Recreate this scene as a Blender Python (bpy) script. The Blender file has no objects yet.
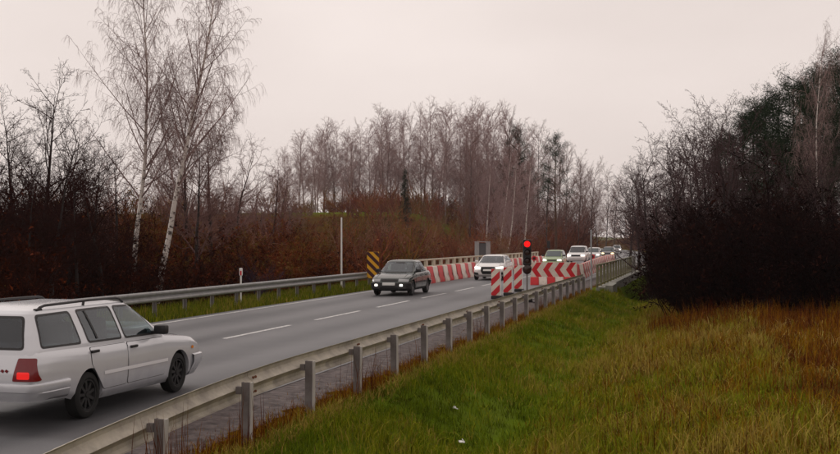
import bpy, bmesh, math, random
import numpy as np
from mathutils import Vector, Matrix

# ------------------------------------------------------------------ camera, sky, sun, exposure
SC = bpy.context.scene
COL = SC.collection
FPX, HOR, VPX, CAMH = 1110.0, 241.0, 700.0, 2.2      # focal length (px of an 840 px wide picture), horizon row, road vanishing column
A = math.atan((VPX - 420.0) / FPX)
CA, SA = math.cos(A), math.sin(A)
cam = bpy.data.cameras.new('camera')
camo = bpy.data.objects.new('camera', cam)
COL.objects.link(camo)
cam.sensor_width = 36.0
cam.lens = FPX / 840.0 * 36.0
cam.clip_start, cam.clip_end = 0.1, 6000.0
camo.location = (0, 0, CAMH)
camo.rotation_euler = (math.radians(90) + math.atan((HOR - 227.0) / FPX), 0, A)
SC.camera = camo

SUN_EL, SUN_AZ = math.radians(33), math.radians(-78)
world = bpy.data.worlds.new('World')
SC.world = world
world.use_nodes = True
wn, wl = world.node_tree.nodes, world.node_tree.links
wn.clear()
w_out = wn.new('ShaderNodeOutputWorld')
w_bg = wn.new('ShaderNodeBackground')
w_sky = wn.new('ShaderNodeTexSky')
w_sky.sky_type = 'NISHITA'
w_sky.sun_disc = False
w_sky.sun_elevation = SUN_EL
w_sky.sun_rotation = SUN_AZ
w_sky.dust_density = 6.0
w_hs = wn.new('ShaderNodeHueSaturation')
w_hs.inputs['Saturation'].default_value = 0.12
w_mix = wn.new('ShaderNodeMix')
w_mix.data_type = 'RGBA'
w_mix.inputs[0].default_value = 0.88
w_tc = wn.new('ShaderNodeTexCoord')
w_map = wn.new('ShaderNodeMapping')
w_map.inputs['Scale'].default_value = (1.2, 1.2, 3.0)
w_no = wn.new('ShaderNodeTexNoise')
w_no.inputs['Scale'].default_value = 1.6
w_no.inputs['Detail'].default_value = 4
w_ramp = wn.new('ShaderNodeValToRGB')
w_ramp.color_ramp.elements[0].position = 0.25
w_ramp.color_ramp.elements[0].color = (7.9, 6.85, 6.4, 1)
w_ramp.color_ramp.elements[1].position = 0.75
w_ramp.color_ramp.elements[1].color = (10.0, 8.85, 8.35, 1)
wl.new(w_tc.outputs['Generated'], w_map.inputs['Vector'])
wl.new(w_map.outputs['Vector'], w_no.inputs['Vector'])
wl.new(w_no.outputs['Fac'], w_ramp.inputs['Fac'])
wl.new(w_sky.outputs['Color'], w_hs.inputs['Color'])
wl.new(w_hs.outputs['Color'], w_mix.inputs[6])
wl.new(w_ramp.outputs['Color'], w_mix.inputs[7])
wl.new(w_mix.outputs[2], w_bg.inputs['Color'])
w_bg.inputs['Strength'].default_value = 0.10
wl.new(w_bg.outputs['Background'], w_out.inputs['Surface'])

sun = bpy.data.lights.new('sun', 'SUN')
sun.energy = 1.5
sun.angle = math.radians(12)
sun.color = (1.0, 0.95, 0.9)
suno = bpy.data.objects.new('sun', sun)
COL.objects.link(suno)
sd = Vector((math.sin(SUN_AZ) * math.cos(SUN_EL), math.cos(SUN_AZ) * math.cos(SUN_EL), math.sin(SUN_EL)))
suno.rotation_euler = sd.to_track_quat('Z', 'Y').to_euler()

SC.view_settings.view_transform = 'Standard'
SC.view_settings.look = 'None'
SC.view_settings.exposure = 0.0
SC.view_settings.gamma = 1.0
SC.view_settings.use_curve_mapping = False
SC.cycles.max_bounces = 6
SC.cycles.transparent_max_bounces = 8
SC.cycles.volume_bounces = 0

rnd = random.Random(7)
NR = np.random.default_rng(11)


# ------------------------------------------------------------------ helpers
def cam2world(xc, z):
    """camera-plane offset (right) and depth -> ground X, Y"""
    return xc * CA - z * SA, z * CA + xc * SA


def at(px, z):
    return cam2world((px - 420.0) / FPX * z, z)


def sstep(a, b, x):
    t = np.clip((np.asarray(x, float) - a) / (b - a), 0, 1)
    return t * t * (3 - 2 * t)


def shift(Y):
    """the road bends gently to the left beyond the bridge"""
    return -0.00050 * np.clip(np.asarray(Y, float) - 125, 0, 400) ** 2


def hash2(x, y, s=0):
    return np.sin(x * 0.37 + y * 0.21 + s) * 0.5 + np.sin(x * 0.11 - y * 0.43 + 1.3 * s) * 0.5


def terr(X, Y):
    X = np.asarray(X, float)
    Y = np.asarray(Y, float)
    u = X - shift(Y)
    z = np.full(np.broadcast(X, Y).shape, -0.06) + 0.035 * sstep(-5.5, -5.0, u) * (1 - sstep(-4.6, -4.2, u))
    # right: bank down to a ditch, then a field of weeds, then a wooded rise
    r = -0.48 * sstep(-4.4, -2.5, u) + 0.62 * sstep(-2.4, 1.2, u) + 0.10 * np.clip(u - 9, 0, 60)
    r = r + np.where(u > -4.4, 0.05 * hash2(X * 3, Y * 3), 0)
    z = z + r
    # left: shallow fall behind the rail, then the wooded ridge
    z = z - 0.5 * sstep(-16.5, -21, u)
    ridge = 7.4 * sstep(105, 172, Y) * sstep(-24, -46, u)
    z = z + ridge + 2.2 * sstep(-22, -50, u) * sstep(20, 60, Y) * (1 - sstep(60, 110, Y))
    # valley below the bridge
    v = sstep(49, 60, Y) * (1 - sstep(100, 116, Y))
    z = z - 2.6 * v * (sstep(-4.4, -2.6, u) * (1 - sstep(20, 40, u)) + sstep(-16.4, -18.5, u) * (1 - sstep(-40, -30, u)))
    # far land
    z = z + 6 * sstep(250, 500, Y) * sstep(20, 200, np.abs(u))
    return z


_lat = np.random.default_rng(99).random((256, 256))


def vnoise(x, y, oct_=3):
    x, y = np.asarray(x, float) + 1000, np.asarray(y, float) + 1000
    t, amp, tot = 0.0, 1.0, 0.0
    for k in range(oct_):
        xi, yi = np.floor(x).astype(int), np.floor(y).astype(int)
        fx, fy = x - xi, y - yi
        fx, fy = fx * fx * (3 - 2 * fx), fy * fy * (3 - 2 * fy)
        a = _lat[xi % 256, yi % 256]
        b = _lat[(xi + 1) % 256, yi % 256]
        c = _lat[xi % 256, (yi + 1) % 256]
        d = _lat[(xi + 1) % 256, (yi + 1) % 256]
        t = t + amp * ((a * (1 - fx) + b * fx) * (1 - fy) + (c * (1 - fx) + d * fx) * fy)
        tot += amp
        amp *= 0.55
        x, y = x * 2.07 + 13.1, y * 2.07 + 7.7
    return t / tot


def tz(X, Y):
    return float(terr(X, Y))


def npmesh(name, V, faces, tint=None, smooth=False):
    """faces: list of int arrays (n,k)"""
    me = bpy.data.meshes.new(name)
    V = np.asarray(V, np.float32)
    me.vertices.add(len(V))
    me.vertices.foreach_set('co', V.ravel())
    faces = [np.asarray(f, np.int32) for f in faces if len(f)]
    loops = np.concatenate([f.ravel() for f in faces])
    cnt = np.concatenate([np.full(len(f), f.shape[1], np.int32) for f in faces])
    start = np.concatenate([[0], np.cumsum(cnt)[:-1]]).astype(np.int32)
    me.loops.add(len(loops))
    me.loops.foreach_set('vertex_index', loops)
    me.polygons.add(len(cnt))
    me.polygons.foreach_set('loop_start', start)
    if smooth:
        me.polygons.foreach_set('use_smooth', np.ones(len(cnt), bool))
    if tint is not None:
        at_ = me.attributes.new('tint', 'FLOAT', 'POINT')
        at_.data.foreach_set('value', np.asarray(tint, np.float32))
    me.update()
    me.validate()
    return me


def link(name, me, mat=None, parent=None):
    o = bpy.data.objects.new(name, me)
    COL.objects.link(o)
    if mat is not None and me is not None:
        if not me.materials:
            me.materials.append(mat)
    if parent is not None:
        o.parent = parent
    return o


def tag(o, label, cat, group=None):
    o['label'] = label
    o['category'] = cat
    if group:
        o['group'] = group
    return o


def thing(name, label, cat, loc=(0, 0, 0), rz=0.0, group=None):
    o = bpy.data.objects.new(name, None)
    COL.objects.link(o)
    o.empty_display_size = 0.2
    o.location = loc
    o.rotation_euler = (0, 0, rz)
    return tag(o, label, cat, group)


def dup(root, loc, rz=0.0, label=None, scale=None, group=None):
    r = root.copy()
    COL.objects.link(r)
    r.location = loc
    r.rotation_euler = (0, 0, rz)
    if scale is not None:
        r.scale = scale
    if label:
        r['label'] = label
    if group:
        r['group'] = group
    for ch in list(root.children):
        c = ch.copy()
        COL.objects.link(c)
        c.parent = r
        for g in list(ch.children):
            d = g.copy()
            COL.objects.link(d)
            d.parent = c
    return r


class MB:
    """collects simple solids; build() makes one mesh"""

    def __init__(s):
        s.bm = bmesh.new()

    def box(s, c, size, rot=None, bev=0.0):
        r = bmesh.ops.create_cube(s.bm, size=1.0)
        vs = r['verts']
        M = Matrix.Translation(c)
        if rot is not None:
            M = M @ rot
        M = M @ Matrix.Diagonal((size[0], size[1], size[2], 1))
        bmesh.ops.transform(s.bm, matrix=M, verts=vs)
        if bev:
            es = list({e for v in vs for e in v.link_edges})
            bmesh.ops.bevel(s.bm, geom=es, offset=bev, segments=2, affect='EDGES', profile=0.5)
        return s

    def cyl(s, p0, p1, r0, r1=None, n=12, caps=True):
        p0, p1 = Vector(p0), Vector(p1)
        d = p1 - p0
        L = d.length
        r = bmesh.ops.create_cone(s.bm, cap_ends=caps, segments=n, radius1=r0, radius2=r0 if r1 is None else r1, depth=L)
        M = Matrix.Translation((p0 + p1) / 2) @ d.to_track_quat('Z', 'Y').to_matrix().to_4x4()
        bmesh.ops.transform(s.bm, matrix=M, verts=r['verts'])
        return s

    def sph(s, c, r, sc=(1, 1, 1), n=12):
        q = bmesh.ops.create_uvsphere(s.bm, u_segments=n, v_segments=max(6, n // 2), radius=r)
        bmesh.ops.transform(s.bm, matrix=Matrix.Translation(c) @ Matrix.Diagonal((*sc, 1)), verts=q['verts'])
        return s

    def prism(s, pts, d, axis='y', o=0.0):
        """polygon pts (2D) extruded by d along axis, starting at o"""
        def mk(a, b, t):
            return {'y': (a, t, b), 'x': (t, a, b), 'z': (a, b, t)}[axis]
        v0 = [s.bm.verts.new(mk(a, b, o)) for a, b in pts]
        v1 = [s.bm.verts.new(mk(a, b, o + d)) for a, b in pts]
        n = len(pts)
        s.bm.faces.new(v0)
        s.bm.faces.new(v1[::-1])
        for i in range(n):
            s.bm.faces.new((v0[i], v1[i], v1[(i + 1) % n], v0[(i + 1) % n]))
        return s

    def mesh(s, name, smooth=None):
        bmesh.ops.recalc_face_normals(s.bm, faces=s.bm.faces)
        me = bpy.data.meshes.new(name)
        s.bm.to_mesh(me)
        s.bm.free()
        if smooth:
            me.shade_smooth()
            me.set_sharp_from_angle(angle=math.radians(smooth))
        return me

    def build(s, name, mat, parent=None, smooth=None):
        return link(name, s.mesh(name, smooth), mat, parent)


# ------------------------------------------------------------------ materials
MATS = {}


def mat(name, col, rough=0.8, metal=0.0, spec=0.4, noise=None, bump=0.0, coat=0.0, emit=None, estr=0.0):
    """noise: (scale, colour2, contrast low, high)"""
    if name in MATS:
        return MATS[name]
    m = bpy.data.materials.new(name)
    m.use_nodes = True
    n, l = m.node_tree.nodes, m.node_tree.links
    b = n['Principled BSDF']
    b.inputs['Base Color'].default_value = (*col, 1)
    b.inputs['Roughness'].default_value = rough
    b.inputs['Metallic'].default_value = metal
    b.inputs['Specular IOR Level'].default_value = spec
    b.inputs['Coat Weight'].default_value = coat
    if emit:
        b.inputs['Emission Color'].default_value = (*emit, 1)
        b.inputs['Emission Strength'].default_value = estr
    if noise:
        tc = n.new('ShaderNodeTexCoord')
        no = n.new('ShaderNodeTexNoise')
        no.inputs['Scale'].default_value = noise[0]
        no.inputs['Detail'].default_value = 8
        no.inputs['Roughness'].default_value = 0.65
        rp = n.new('ShaderNodeValToRGB')
        rp.color_ramp.elements[0].position = noise[2]
        rp.color_ramp.elements[1].position = noise[3]
        rp.color_ramp.elements[0].color = (*col, 1)
        rp.color_ramp.elements[1].color = (*noise[1], 1)
        l.new(tc.outputs['Object'], no.inputs['Vector'])
        l.new(no.outputs['Fac'], rp.inputs['Fac'])
        l.new(rp.outputs['Color'], b.inputs['Base Color'])
        if bump:
            bp = n.new('ShaderNodeBump')
            bp.inputs['Strength'].default_value = bump
            bp.inputs['Distance'].default_value = 0.02
            l.new(no.outputs['Fac'], bp.inputs['Height'])
            l.new(bp.outputs['Normal'], b.inputs['Normal'])
    MATS[name] = m
    return m


def tintmat(name, stops, rough=0.9, trans=0.0):
    """colour from the mesh attribute 'tint' through a ramp"""
    m = bpy.data.materials.new(name)
    m.use_nodes = True
    n, l = m.node_tree.nodes, m.node_tree.links
    b = n['Principled BSDF']
    b.inputs['Roughness'].default_value = rough
    b.inputs['Specular IOR Level'].default_value = 0.02
    a = n.new('ShaderNodeAttribute')
    a.attribute_name = 'tint'
    rp = n.new('ShaderNodeValToRGB')
    els = rp.color_ramp.elements
    while len(els) < len(stops):
        els.new(0.5)
    for e, (p, c) in zip(els, stops):
        e.position = p
        e.color = (*c, 1)
    l.new(a.outputs['Fac'], rp.inputs['Fac'])
    l.new(rp.outputs['Color'], b.inputs['Base Color'])
    MATS[name] = m
    return m


def mat_asphalt():
    m = bpy.data.materials.new('asphalt')
    m.use_nodes = True
    n, l = m.node_tree.nodes, m.node_tree.links
    b = n['Principled BSDF']
    b.inputs['Specular IOR Level'].default_value = 0.5
    tc = n.new('ShaderNodeTexCoord')
    mp = n.new('ShaderNodeMapping')
    mp.inputs['Scale'].default_value = (1.0, 0.05, 1.0)
    n1 = n.new('ShaderNodeTexNoise')
    n1.inputs['Scale'].default_value = 0.9
    n1.inputs['Detail'].default_value = 6
    n2 = n.new('ShaderNodeTexNoise')
    n2.inputs['Scale'].default_value = 60
    n2.inputs['Detail'].default_value = 5
    mx = n.new('ShaderNodeMath')
    mx.operation = 'MULTIPLY_ADD'
    mx.inputs[1].default_value = 0.45
    rp = n.new('ShaderNodeValToRGB')
    rp.color_ramp.elements[0].position = 0.45
    rp.color_ramp.elements[0].color = (0.050, 0.051, 0.056, 1)
    rp.color_ramp.elements[1].position = 0.95
    rp.color_ramp.elements[1].color = (0.125, 0.124, 0.130, 1)
    l.new(tc.outputs['Object'], mp.inputs['Vector'])
    l.new(mp.outputs['Vector'], n1.inputs['Vector'])
    l.new(tc.outputs['Object'], n2.inputs['Vector'])
    l.new(n2.outputs['Fac'], mx.inputs[0])
    n3 = n.new('ShaderNodeTexNoise')
    n3.inputs['Scale'].default_value = 0.35
    n3.inputs['Detail'].default_value = 8
    n3.inputs['Roughness'].default_value = 0.75
    l.new(tc.outputs['Object'], n3.inputs['Vector'])
    wv = n.new('ShaderNodeTexWave')
    wv.inputs['Scale'].default_value = 0.175
    wv.inputs['Distortion'].default_value = 1.2
    wv.inputs['Detail'].default_value = 2
    wv.inputs['Detail Scale'].default_value = 0.4
    l.new(mp.outputs['Vector'], wv.inputs['Vector'])
    s1 = n.new('ShaderNodeMath')
    s1.operation = 'MULTIPLY_ADD'
    s1.inputs[1].default_value = 0.28
    l.new(wv.outputs['Fac'], s1.inputs[0])
    l.new(n1.outputs['Fac'], s1.inputs[2])
    s2 = n.new('ShaderNodeMath')
    s2.operation = 'MULTIPLY_ADD'
    s2.inputs[1].default_value = 0.5
    l.new(n3.outputs['Fac'], s2.inputs[0])
    l.new(s1.outputs[0], s2.inputs[2])
    s3 = n.new('ShaderNodeMath')
    s3.operation = 'SUBTRACT'
    s3.inputs[1].default_value = 0.38
    l.new(s2.outputs[0], s3.inputs[0])
    l.new(s3.outputs[0], mx.inputs[2])
    l.new(mx.outputs[0], rp.inputs['Fac'])
    l.new(rp.outputs['Color'], b.inputs['Base Color'])
    r2 = n.new('ShaderNodeMapRange')
    r2.inputs[3].default_value = 0.42
    r2.inputs[4].default_value = 0.72
    l.new(n1.outputs['Fac'], r2.inputs[0])
    l.new(r2.outputs[0], b.inputs['Roughness'])
    bp = n.new('ShaderNodeBump')
    bp.inputs['Strength'].default_value = 0.35
    bp.inputs['Distance'].default_value = 0.006
    l.new(n2.outputs['Fac'], bp.inputs['Height'])
    l.new(bp.outputs['Normal'], b.inputs['Normal'])
    return m


def mat_ground():
    m = bpy.data.materials.new('soil_and_grass')
    m.use_nodes = True
    n, l = m.node_tree.nodes, m.node_tree.links
    b = n['Principled BSDF']
    b.inputs['Roughness'].default_value = 0.95
    b.inputs['Specular IOR Level'].default_value = 0.0
    a = n.new('ShaderNodeAttribute')
    a.attribute_name = 'tint'
    tc = n.new('ShaderNodeTexCoord')
    no = n.new('ShaderNodeTexNoise')
    no.inputs['Scale'].default_value = 2.2
    no.inputs['Detail'].default_value = 9
    no.inputs['Roughness'].default_value = 0.7
    mr = n.new('ShaderNodeMapRange')
    mr.inputs[3].default_value = -0.16
    mr.inputs[4].default_value = 0.16
    ad = n.new('ShaderNodeMath')
    ad.operation = 'ADD'
    rp = n.new('ShaderNodeValToRGB')
    els = rp.color_ramp.elements
    st = [(0.0, (0.03, 0.017, 0.009)), (0.25, (0.075, 0.038, 0.008)), (0.5, (0.09, 0.10, 0.012)), (0.75, (0.08, 0.12, 0.008)), (1.0, (0.13, 0.14, 0.03))]
    while len(els) < len(st):
        els.new(0.5)
    for e, (p, c) in zip(els, st):
        e.position = p
        e.color = (*c, 1)
    l.new(tc.outputs['Object'], no.inputs['Vector'])
    l.new(no.outputs['Fac'], mr.inputs[0])
    l.new(mr.outputs[0], ad.inputs[0])
    l.new(a.outputs['Fac'], ad.inputs[1])
    l.new(ad.outputs[0], rp.inputs['Fac'])
    l.new(rp.outputs['Color'], b.inputs['Base Color'])
    bp = n.new('ShaderNodeBump')
    bp.inputs['Strength'].default_value = 0.8
    bp.inputs['Distance'].default_value = 0.06
    l.new(no.outputs['Fac'], bp.inputs['Height'])
    l.new(bp.outputs['Normal'], b.inputs['Normal'])
    return m


def mat_birch():
    m = bpy.data.materials.new('birch_bark')
    m.use_nodes = True
    n, l = m.node_tree.nodes, m.node_tree.links
    b = n['Principled BSDF']
    b.inputs['Roughness'].default_value = 0.8
    tc = n.new('ShaderNodeTexCoord')
    mp = n.new('ShaderNodeMapping')
    mp.inputs['Scale'].default_value = (3.0, 3.0, 4.0)
    no = n.new('ShaderNodeTexNoise')
    no.inputs['Scale'].default_value = 1.6
    no.inputs['Detail'].default_value = 6
    rp = n.new('ShaderNodeValToRGB')
    rp.color_ramp.elements[0].position = 0.38
    rp.color_ramp.elements[0].color = (0.08, 0.06, 0.05, 1)
    rp.color_ramp.elements[1].position = 0.46
    rp.color_ramp.elements[1].color = (0.66, 0.60, 0.55, 1)
    l.new(tc.outputs['Object'], mp.inputs['Vector'])
    l.new(mp.outputs['Vector'], no.inputs['Vector'])
    l.new(no.outputs['Fac'], rp.inputs['Fac'])
    l.new(rp.outputs['Color'], b.inputs['Base Color'])
    return m


M_ASPHALT = mat_asphalt()
M_GROUND = mat_ground()
M_BIRCH = mat_birch()
M_LINE = mat('road_paint', (0.60, 0.59, 0.58), 0.7, noise=(9, (0.22, 0.22, 0.22), 0.42, 0.66))
M_GRAVEL = mat('gravel', (0.030, 0.021, 0.020), 0.95, noise=(6, (0.135, 0.108, 0.104), 0.35, 0.7), bump=1.0)
M_RAILR = mat('weathered_rail', (0.47, 0.43, 0.355), 0.6, 0.25, noise=(3.2, (0.24, 0.215, 0.185), 0.38, 0.72), bump=0.15)
M_RAILL = mat('galvanised_rail', (0.36, 0.36, 0.36), 0.5, 0.5, noise=(6, (0.24, 0.24, 0.24), 0.35, 0.75))
M_POST = mat('galvanised_post', (0.20, 0.185, 0.18), 0.65, 0.3, noise=(7, (0.12, 0.10, 0.10), 0.35, 0.75))
M_FLANGE = mat('galvanised_lit_edge', (0.46, 0.44, 0.42), 0.55, 0.3)  # paler than the posts: light caught by the flange put into its colour
M_CONC = mat('concrete', (0.30, 0.29, 0.26), 0.9, noise=(2.5, (0.15, 0.15, 0.12), 0.35, 0.75), bump=0.4)
M_CREAM = mat('cream_painted_steel', (0.55, 0.52, 0.42), 0.6, noise=(6, (0.35, 0.32, 0.25), 0.4, 0.8))
M_RUST = mat('rust', (0.16, 0.06, 0.03), 0.9)
M_DBROWN = mat('rust_brown_steel', (0.13, 0.06, 0.04), 0.7)
M_OLIVE = mat('olive_painted_steel', (0.20, 0.19, 0.10), 0.7, noise=(6, (0.12, 0.11, 0.07), 0.4, 0.8))
M_PRED = mat('red_plastic', (0.62, 0.018, 0.024), 0.5, noise=(2.5, (0.36, 0.04, 0.035), 0.45, 0.75))
M_PWHITE = mat('white_plastic', (0.76, 0.66, 0.58), 0.5, noise=(2.5, (0.46, 0.38, 0.32), 0.45, 0.75))
M_SRED = mat('red_sheeting', (0.62, 0.010, 0.022), 0.4, noise=(3, (0.42, 0.03, 0.03), 0.45, 0.8))
M_SWHITE = mat('white_sheeting', (0.76, 0.68, 0.58), 0.45, noise=(3, (0.52, 0.44, 0.36), 0.45, 0.8))
M_SYEL = mat('yellow_sheeting', (0.72, 0.36, 0.01), 0.45)
M_SDARK = mat('dark_maroon_sheeting', (0.05, 0.006, 0.008), 0.5)
M_WHITE = mat('white_paint', (0.75, 0.74, 0.72), 0.5)
M_GREY = mat('grey_paint', (0.33, 0.33, 0.34), 0.6, noise=(5, (0.25, 0.25, 0.26), 0.4, 0.8))
M_DGREY = mat('dark_grey_paint', (0.10, 0.10, 0.11), 0.6)
M_BLACK = mat('black_plastic', (0.015, 0.014, 0.015), 0.45)
M_TYRE = mat('tyre_rubber', (0.012, 0.012, 0.012), 0.85)
M_RIM = mat('alloy_rim', (0.22, 0.22, 0.23), 0.4, 0.7)
M_RIMD = mat('dark_steel_rim', (0.04, 0.04, 0.042), 0.5, 0.5)
M_GLASS = mat('tinted_glass', (0.030, 0.048, 0.054), 0.06, 0.0, 0.9)
M_GLASSD = mat('dark_glass', (0.02, 0.024, 0.028), 0.06, 0.0, 0.9)
M_TRIM = mat('dark_cabin_trim', (0.035, 0.036, 0.040), 0.85)


def carglass(name, tint):
    m = bpy.data.materials.new(name)
    m.use_nodes = True
    n, l = m.node_tree.nodes, m.node_tree.links
    n.remove(n['Principled BSDF'])
    tr = n.new('ShaderNodeBsdfTransparent')
    tr.inputs['Color'].default_value = (*tint, 1)
    gl = n.new('ShaderNodeBsdfGlossy')
    gl.inputs['Roughness'].default_value = 0.03
    gl.inputs['Color'].default_value = (0.9, 0.95, 1.0, 1)
    lw = n.new('ShaderNodeLayerWeight')
    lw.inputs['Blend'].default_value = 0.5
    pw = n.new('ShaderNodeMath')
    pw.operation = 'POWER'
    pw.inputs[1].default_value = 3.5
    fr = n.new('ShaderNodeMath')
    fr.operation = 'MULTIPLY_ADD'
    fr.inputs[1].default_value = 0.75
    fr.inputs[2].default_value = 0.075
    l.new(lw.outputs['Facing'], pw.inputs[0])
    l.new(pw.outputs[0], fr.inputs[0])
    mx = n.new('ShaderNodeMixShader')
    l.new(fr.outputs[0], mx.inputs[0])
    l.new(tr.outputs[0], mx.inputs[1])
    l.new(gl.outputs[0], mx.inputs[2])
    l.new(mx.outputs[0], n['Material Output'].inputs['Surface'])
    return m


M_CARGLASS = carglass('car_glass', (0.52, 0.64, 0.64))
M_CARGLASSD = carglass('tinted_car_glass', (0.30, 0.32, 0.36))
M_CHROME = mat('chrome', (0.6, 0.6, 0.6), 0.15, 1.0)
M_TAIL = mat('red_lens', (0.16, 0.004, 0.008), 0.15, spec=0.6)
M_TAILLIT = mat('lit_red_lens', (0.5, 0.01, 0.01), 0.2, emit=(1.0, 0.02, 0.015), estr=0.5)
M_LAMPW = mat('lit_headlamp', (0.9, 0.9, 0.85), 0.2, emit=(1.0, 0.96, 0.86), estr=1.6)
M_LAMPY = mat('lit_yellow_headlamp', (0.9, 0.8, 0.5), 0.2, emit=(1.0, 0.78, 0.35), estr=3.0)
M_LENS = mat('clear_lens', (0.35, 0.36, 0.37), 0.1, spec=0.8)
M_ORANGE = mat('orange_lens', (0.6, 0.2, 0.02), 0.2)
M_REDLIT = mat('lit_red_signal', (0.3, 0.0, 0.0), 0.4, spec=0.2, emit=(1.0, 0.012, 0.012), estr=1.1)
M_LENSDK = mat('unlit_signal_lens', (0.03, 0.012, 0.01), 0.2)
M_PLATE = mat('plate_white', (0.6, 0.6, 0.58), 0.5)
M_SEAM = mat('panel_gap', (0.01, 0.01, 0.011), 0.8)

# ------------------------------------------------------------------ terrain and road


def grid(name, xs, ys, zf, m, tintf=None, kind='structure'):
    X, Y = np.meshgrid(xs, ys)
    Z = zf(X, Y)
    V = np.stack([X.ravel(), Y.ravel(), Z.ravel()], 1)
    nx, ny = len(xs), len(ys)
    i = (np.arange(ny - 1)[:, None] * nx + np.arange(nx - 1)[None, :]).ravel()
    F = np.stack([i, i + 1, i + 1 + nx, i + nx], 1)
    t = tintf(X, Y).ravel() if tintf else None
    o = link(name, npmesh(name, V, [F], t, smooth=True), m)
    if kind:
        o['kind'] = kind
    return o


def gtint(X, Y):
    u = X - shift(Y)
    t = np.full(X.shape, 0.12)
    g = sstep(-5.2, -4.6, u) * (1 - sstep(-2.8, -1.6, u))
    t = t + 0.6 * g
    t = t + 0.2 * sstep(-2.4, -1.5, u) * (1 - sstep(8, 14, u)) * (1 - sstep(33, 42, Y))
    t = t + 0.45 * sstep(-14.2, -14.8, u) * (1 - sstep(-17.2, -16.4, -(-u))) * 0
    left = (u < -14.2) & (u > -17.4)
    t = np.where(left, 0.52, t)
    top = sstep(150, 168, Y) * sstep(-26, -40, u)
    t = t * (1 - top) + 0.62 * top
    return t + 0.08 * hash2(X * 2, Y * 2, 3)


gx = np.unique(np.concatenate([np.linspace(-900, -120, 14), np.arange(-120, -24, 2.0), np.arange(-24, -14, 0.5), np.arange(-14, -5, 1.5), np.arange(-5, 6, 0.3), np.arange(6, 60, 2.0), np.linspace(60, 900, 14)]))
gy = np.unique(np.concatenate([np.linspace(-200, -10, 6), np.arange(-10, 60, 0.7), np.arange(60, 200, 2.0), np.arange(200, 420, 8.0), np.linspace(420, 2500, 14)]))
grid('ground', gx, gy, terr, M_GROUND, gtint)


def strip(name, u0, u1, z, m, y0=-30, y1=420, step=4.0, kind='structure', nx=2, zf=None):
    us = np.linspace(u0, u1, nx)
    ys = np.arange(y0, y1 + 0.01, step)
    U, Y = np.meshgrid(us, ys)
    X = U + shift(Y)
    Z = np.full(X.shape, z) if zf is None else zf(U, Y)
    V = np.stack([X.ravel(), Y.ravel(), Z.ravel()], 1)
    n = len(us)
    i = (np.arange(len(ys) - 1)[:, None] * n + np.arange(n - 1)[None, :]).ravel()
    F = np.stack([i, i + 1, i + 1 + n, i + n], 1)
    o = link(name, npmesh(name, V, [F]), m)
    o['kind'] = kind
    return o


U_C, U_L, U_R = -10.4, -13.95, -6.85
strip('road', -14.35, -6.15, 0.0, M_ASPHALT)
strip('gravel_shoulder', -6.16, -5.10, -0.03, M_GRAVEL, y1=130, step=0.35, nx=8,
      zf=lambda U, Y: -0.008 - 0.02 * (U + 6.16) + 0.018 * hash2(U * 23, Y * 17) * (U > -6.1))
strip('edge_line', U_L - 0.06, U_L + 0.06, 0.004, M_LINE)
strip('edge_line', U_R - 0.06, U_R + 0.06, 0.004, M_LINE, y0=34)
# broken centre line: 4 m dashes, 2 m gaps
y0d = None
for k in range(-4, 45):
    ys = 23.2 + 6.1 * k
    strip('centre_line_dash', U_C - 0.065, U_C + 0.065, 0.0041, M_LINE, ys, ys + 4.15, 4.15)

# ------------------------------------------------------------------ guard rails
WPROF = [(0.030, 0.310), (0.052, 0.303), (0.082, 0.272), (0.083, 0.232), (0.060, 0.205), (0.012, 0.172), (0.0, 0.155),
         (0.012, 0.138), (0.060, 0.105), (0.083, 0.078), (0.082, 0.038), (0.052, 0.007), (0.030, 0.0)]


def beam_mesh(y0, y1, sgn, u, dropf, n=9, off=0.0):
    """W-beam; sgn=+1: traffic side towards -X (right rail); -1: towards +X"""
    pts = [(d, z) for d, z in WPROF]
    back = [(d - 0.004, z) for d, z in WPROF[::-1]]
    ring = pts + back
    ys = np.linspace(y0, y1, n)
    V = []
    for y in ys:
        for d, z in ring:
            V.append((u - sgn * (d + off) + float(shift(y)), y, 0.44 + z - dropf(y)))
    k = len(ring)
    F = []
    for i in range(n - 1):
        for j in range(k):
            a, b = i * k + j, i * k + (j + 1) % k
            F.append((a, b, b + k, a + k))
    h = len(pts)
    E = []
    for j in range(h - 1):
        E.append((j, j + 1, k - 2 - j, k - 1 - j))
        o = (n - 1) * k
        E.append((o + j, o + k - 1 - j, o + k - 2 - j, o + j + 1))
    me = npmesh('rail_beam', V, [F, E])
    me.shade_smooth()
    me.set_sharp_from_angle(angle=math.radians(28))
    return me


def post_mesh(h):
    b = MB()
    # C-shaped post: web across, two flanges and a returned lip coloured as if lit
    b.box((0, 0.0, h / 2 - 0.25), (0.11, 0.008, h + 0.5))
    b.box((-0.053, 0.03, h / 2 - 0.25), (0.008, 0.056, h + 0.5))
    return b.mesh('post')


bolt_me = MB().sph((0, 0, 0), 0.016, n=8).mesh('bolt')


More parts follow.
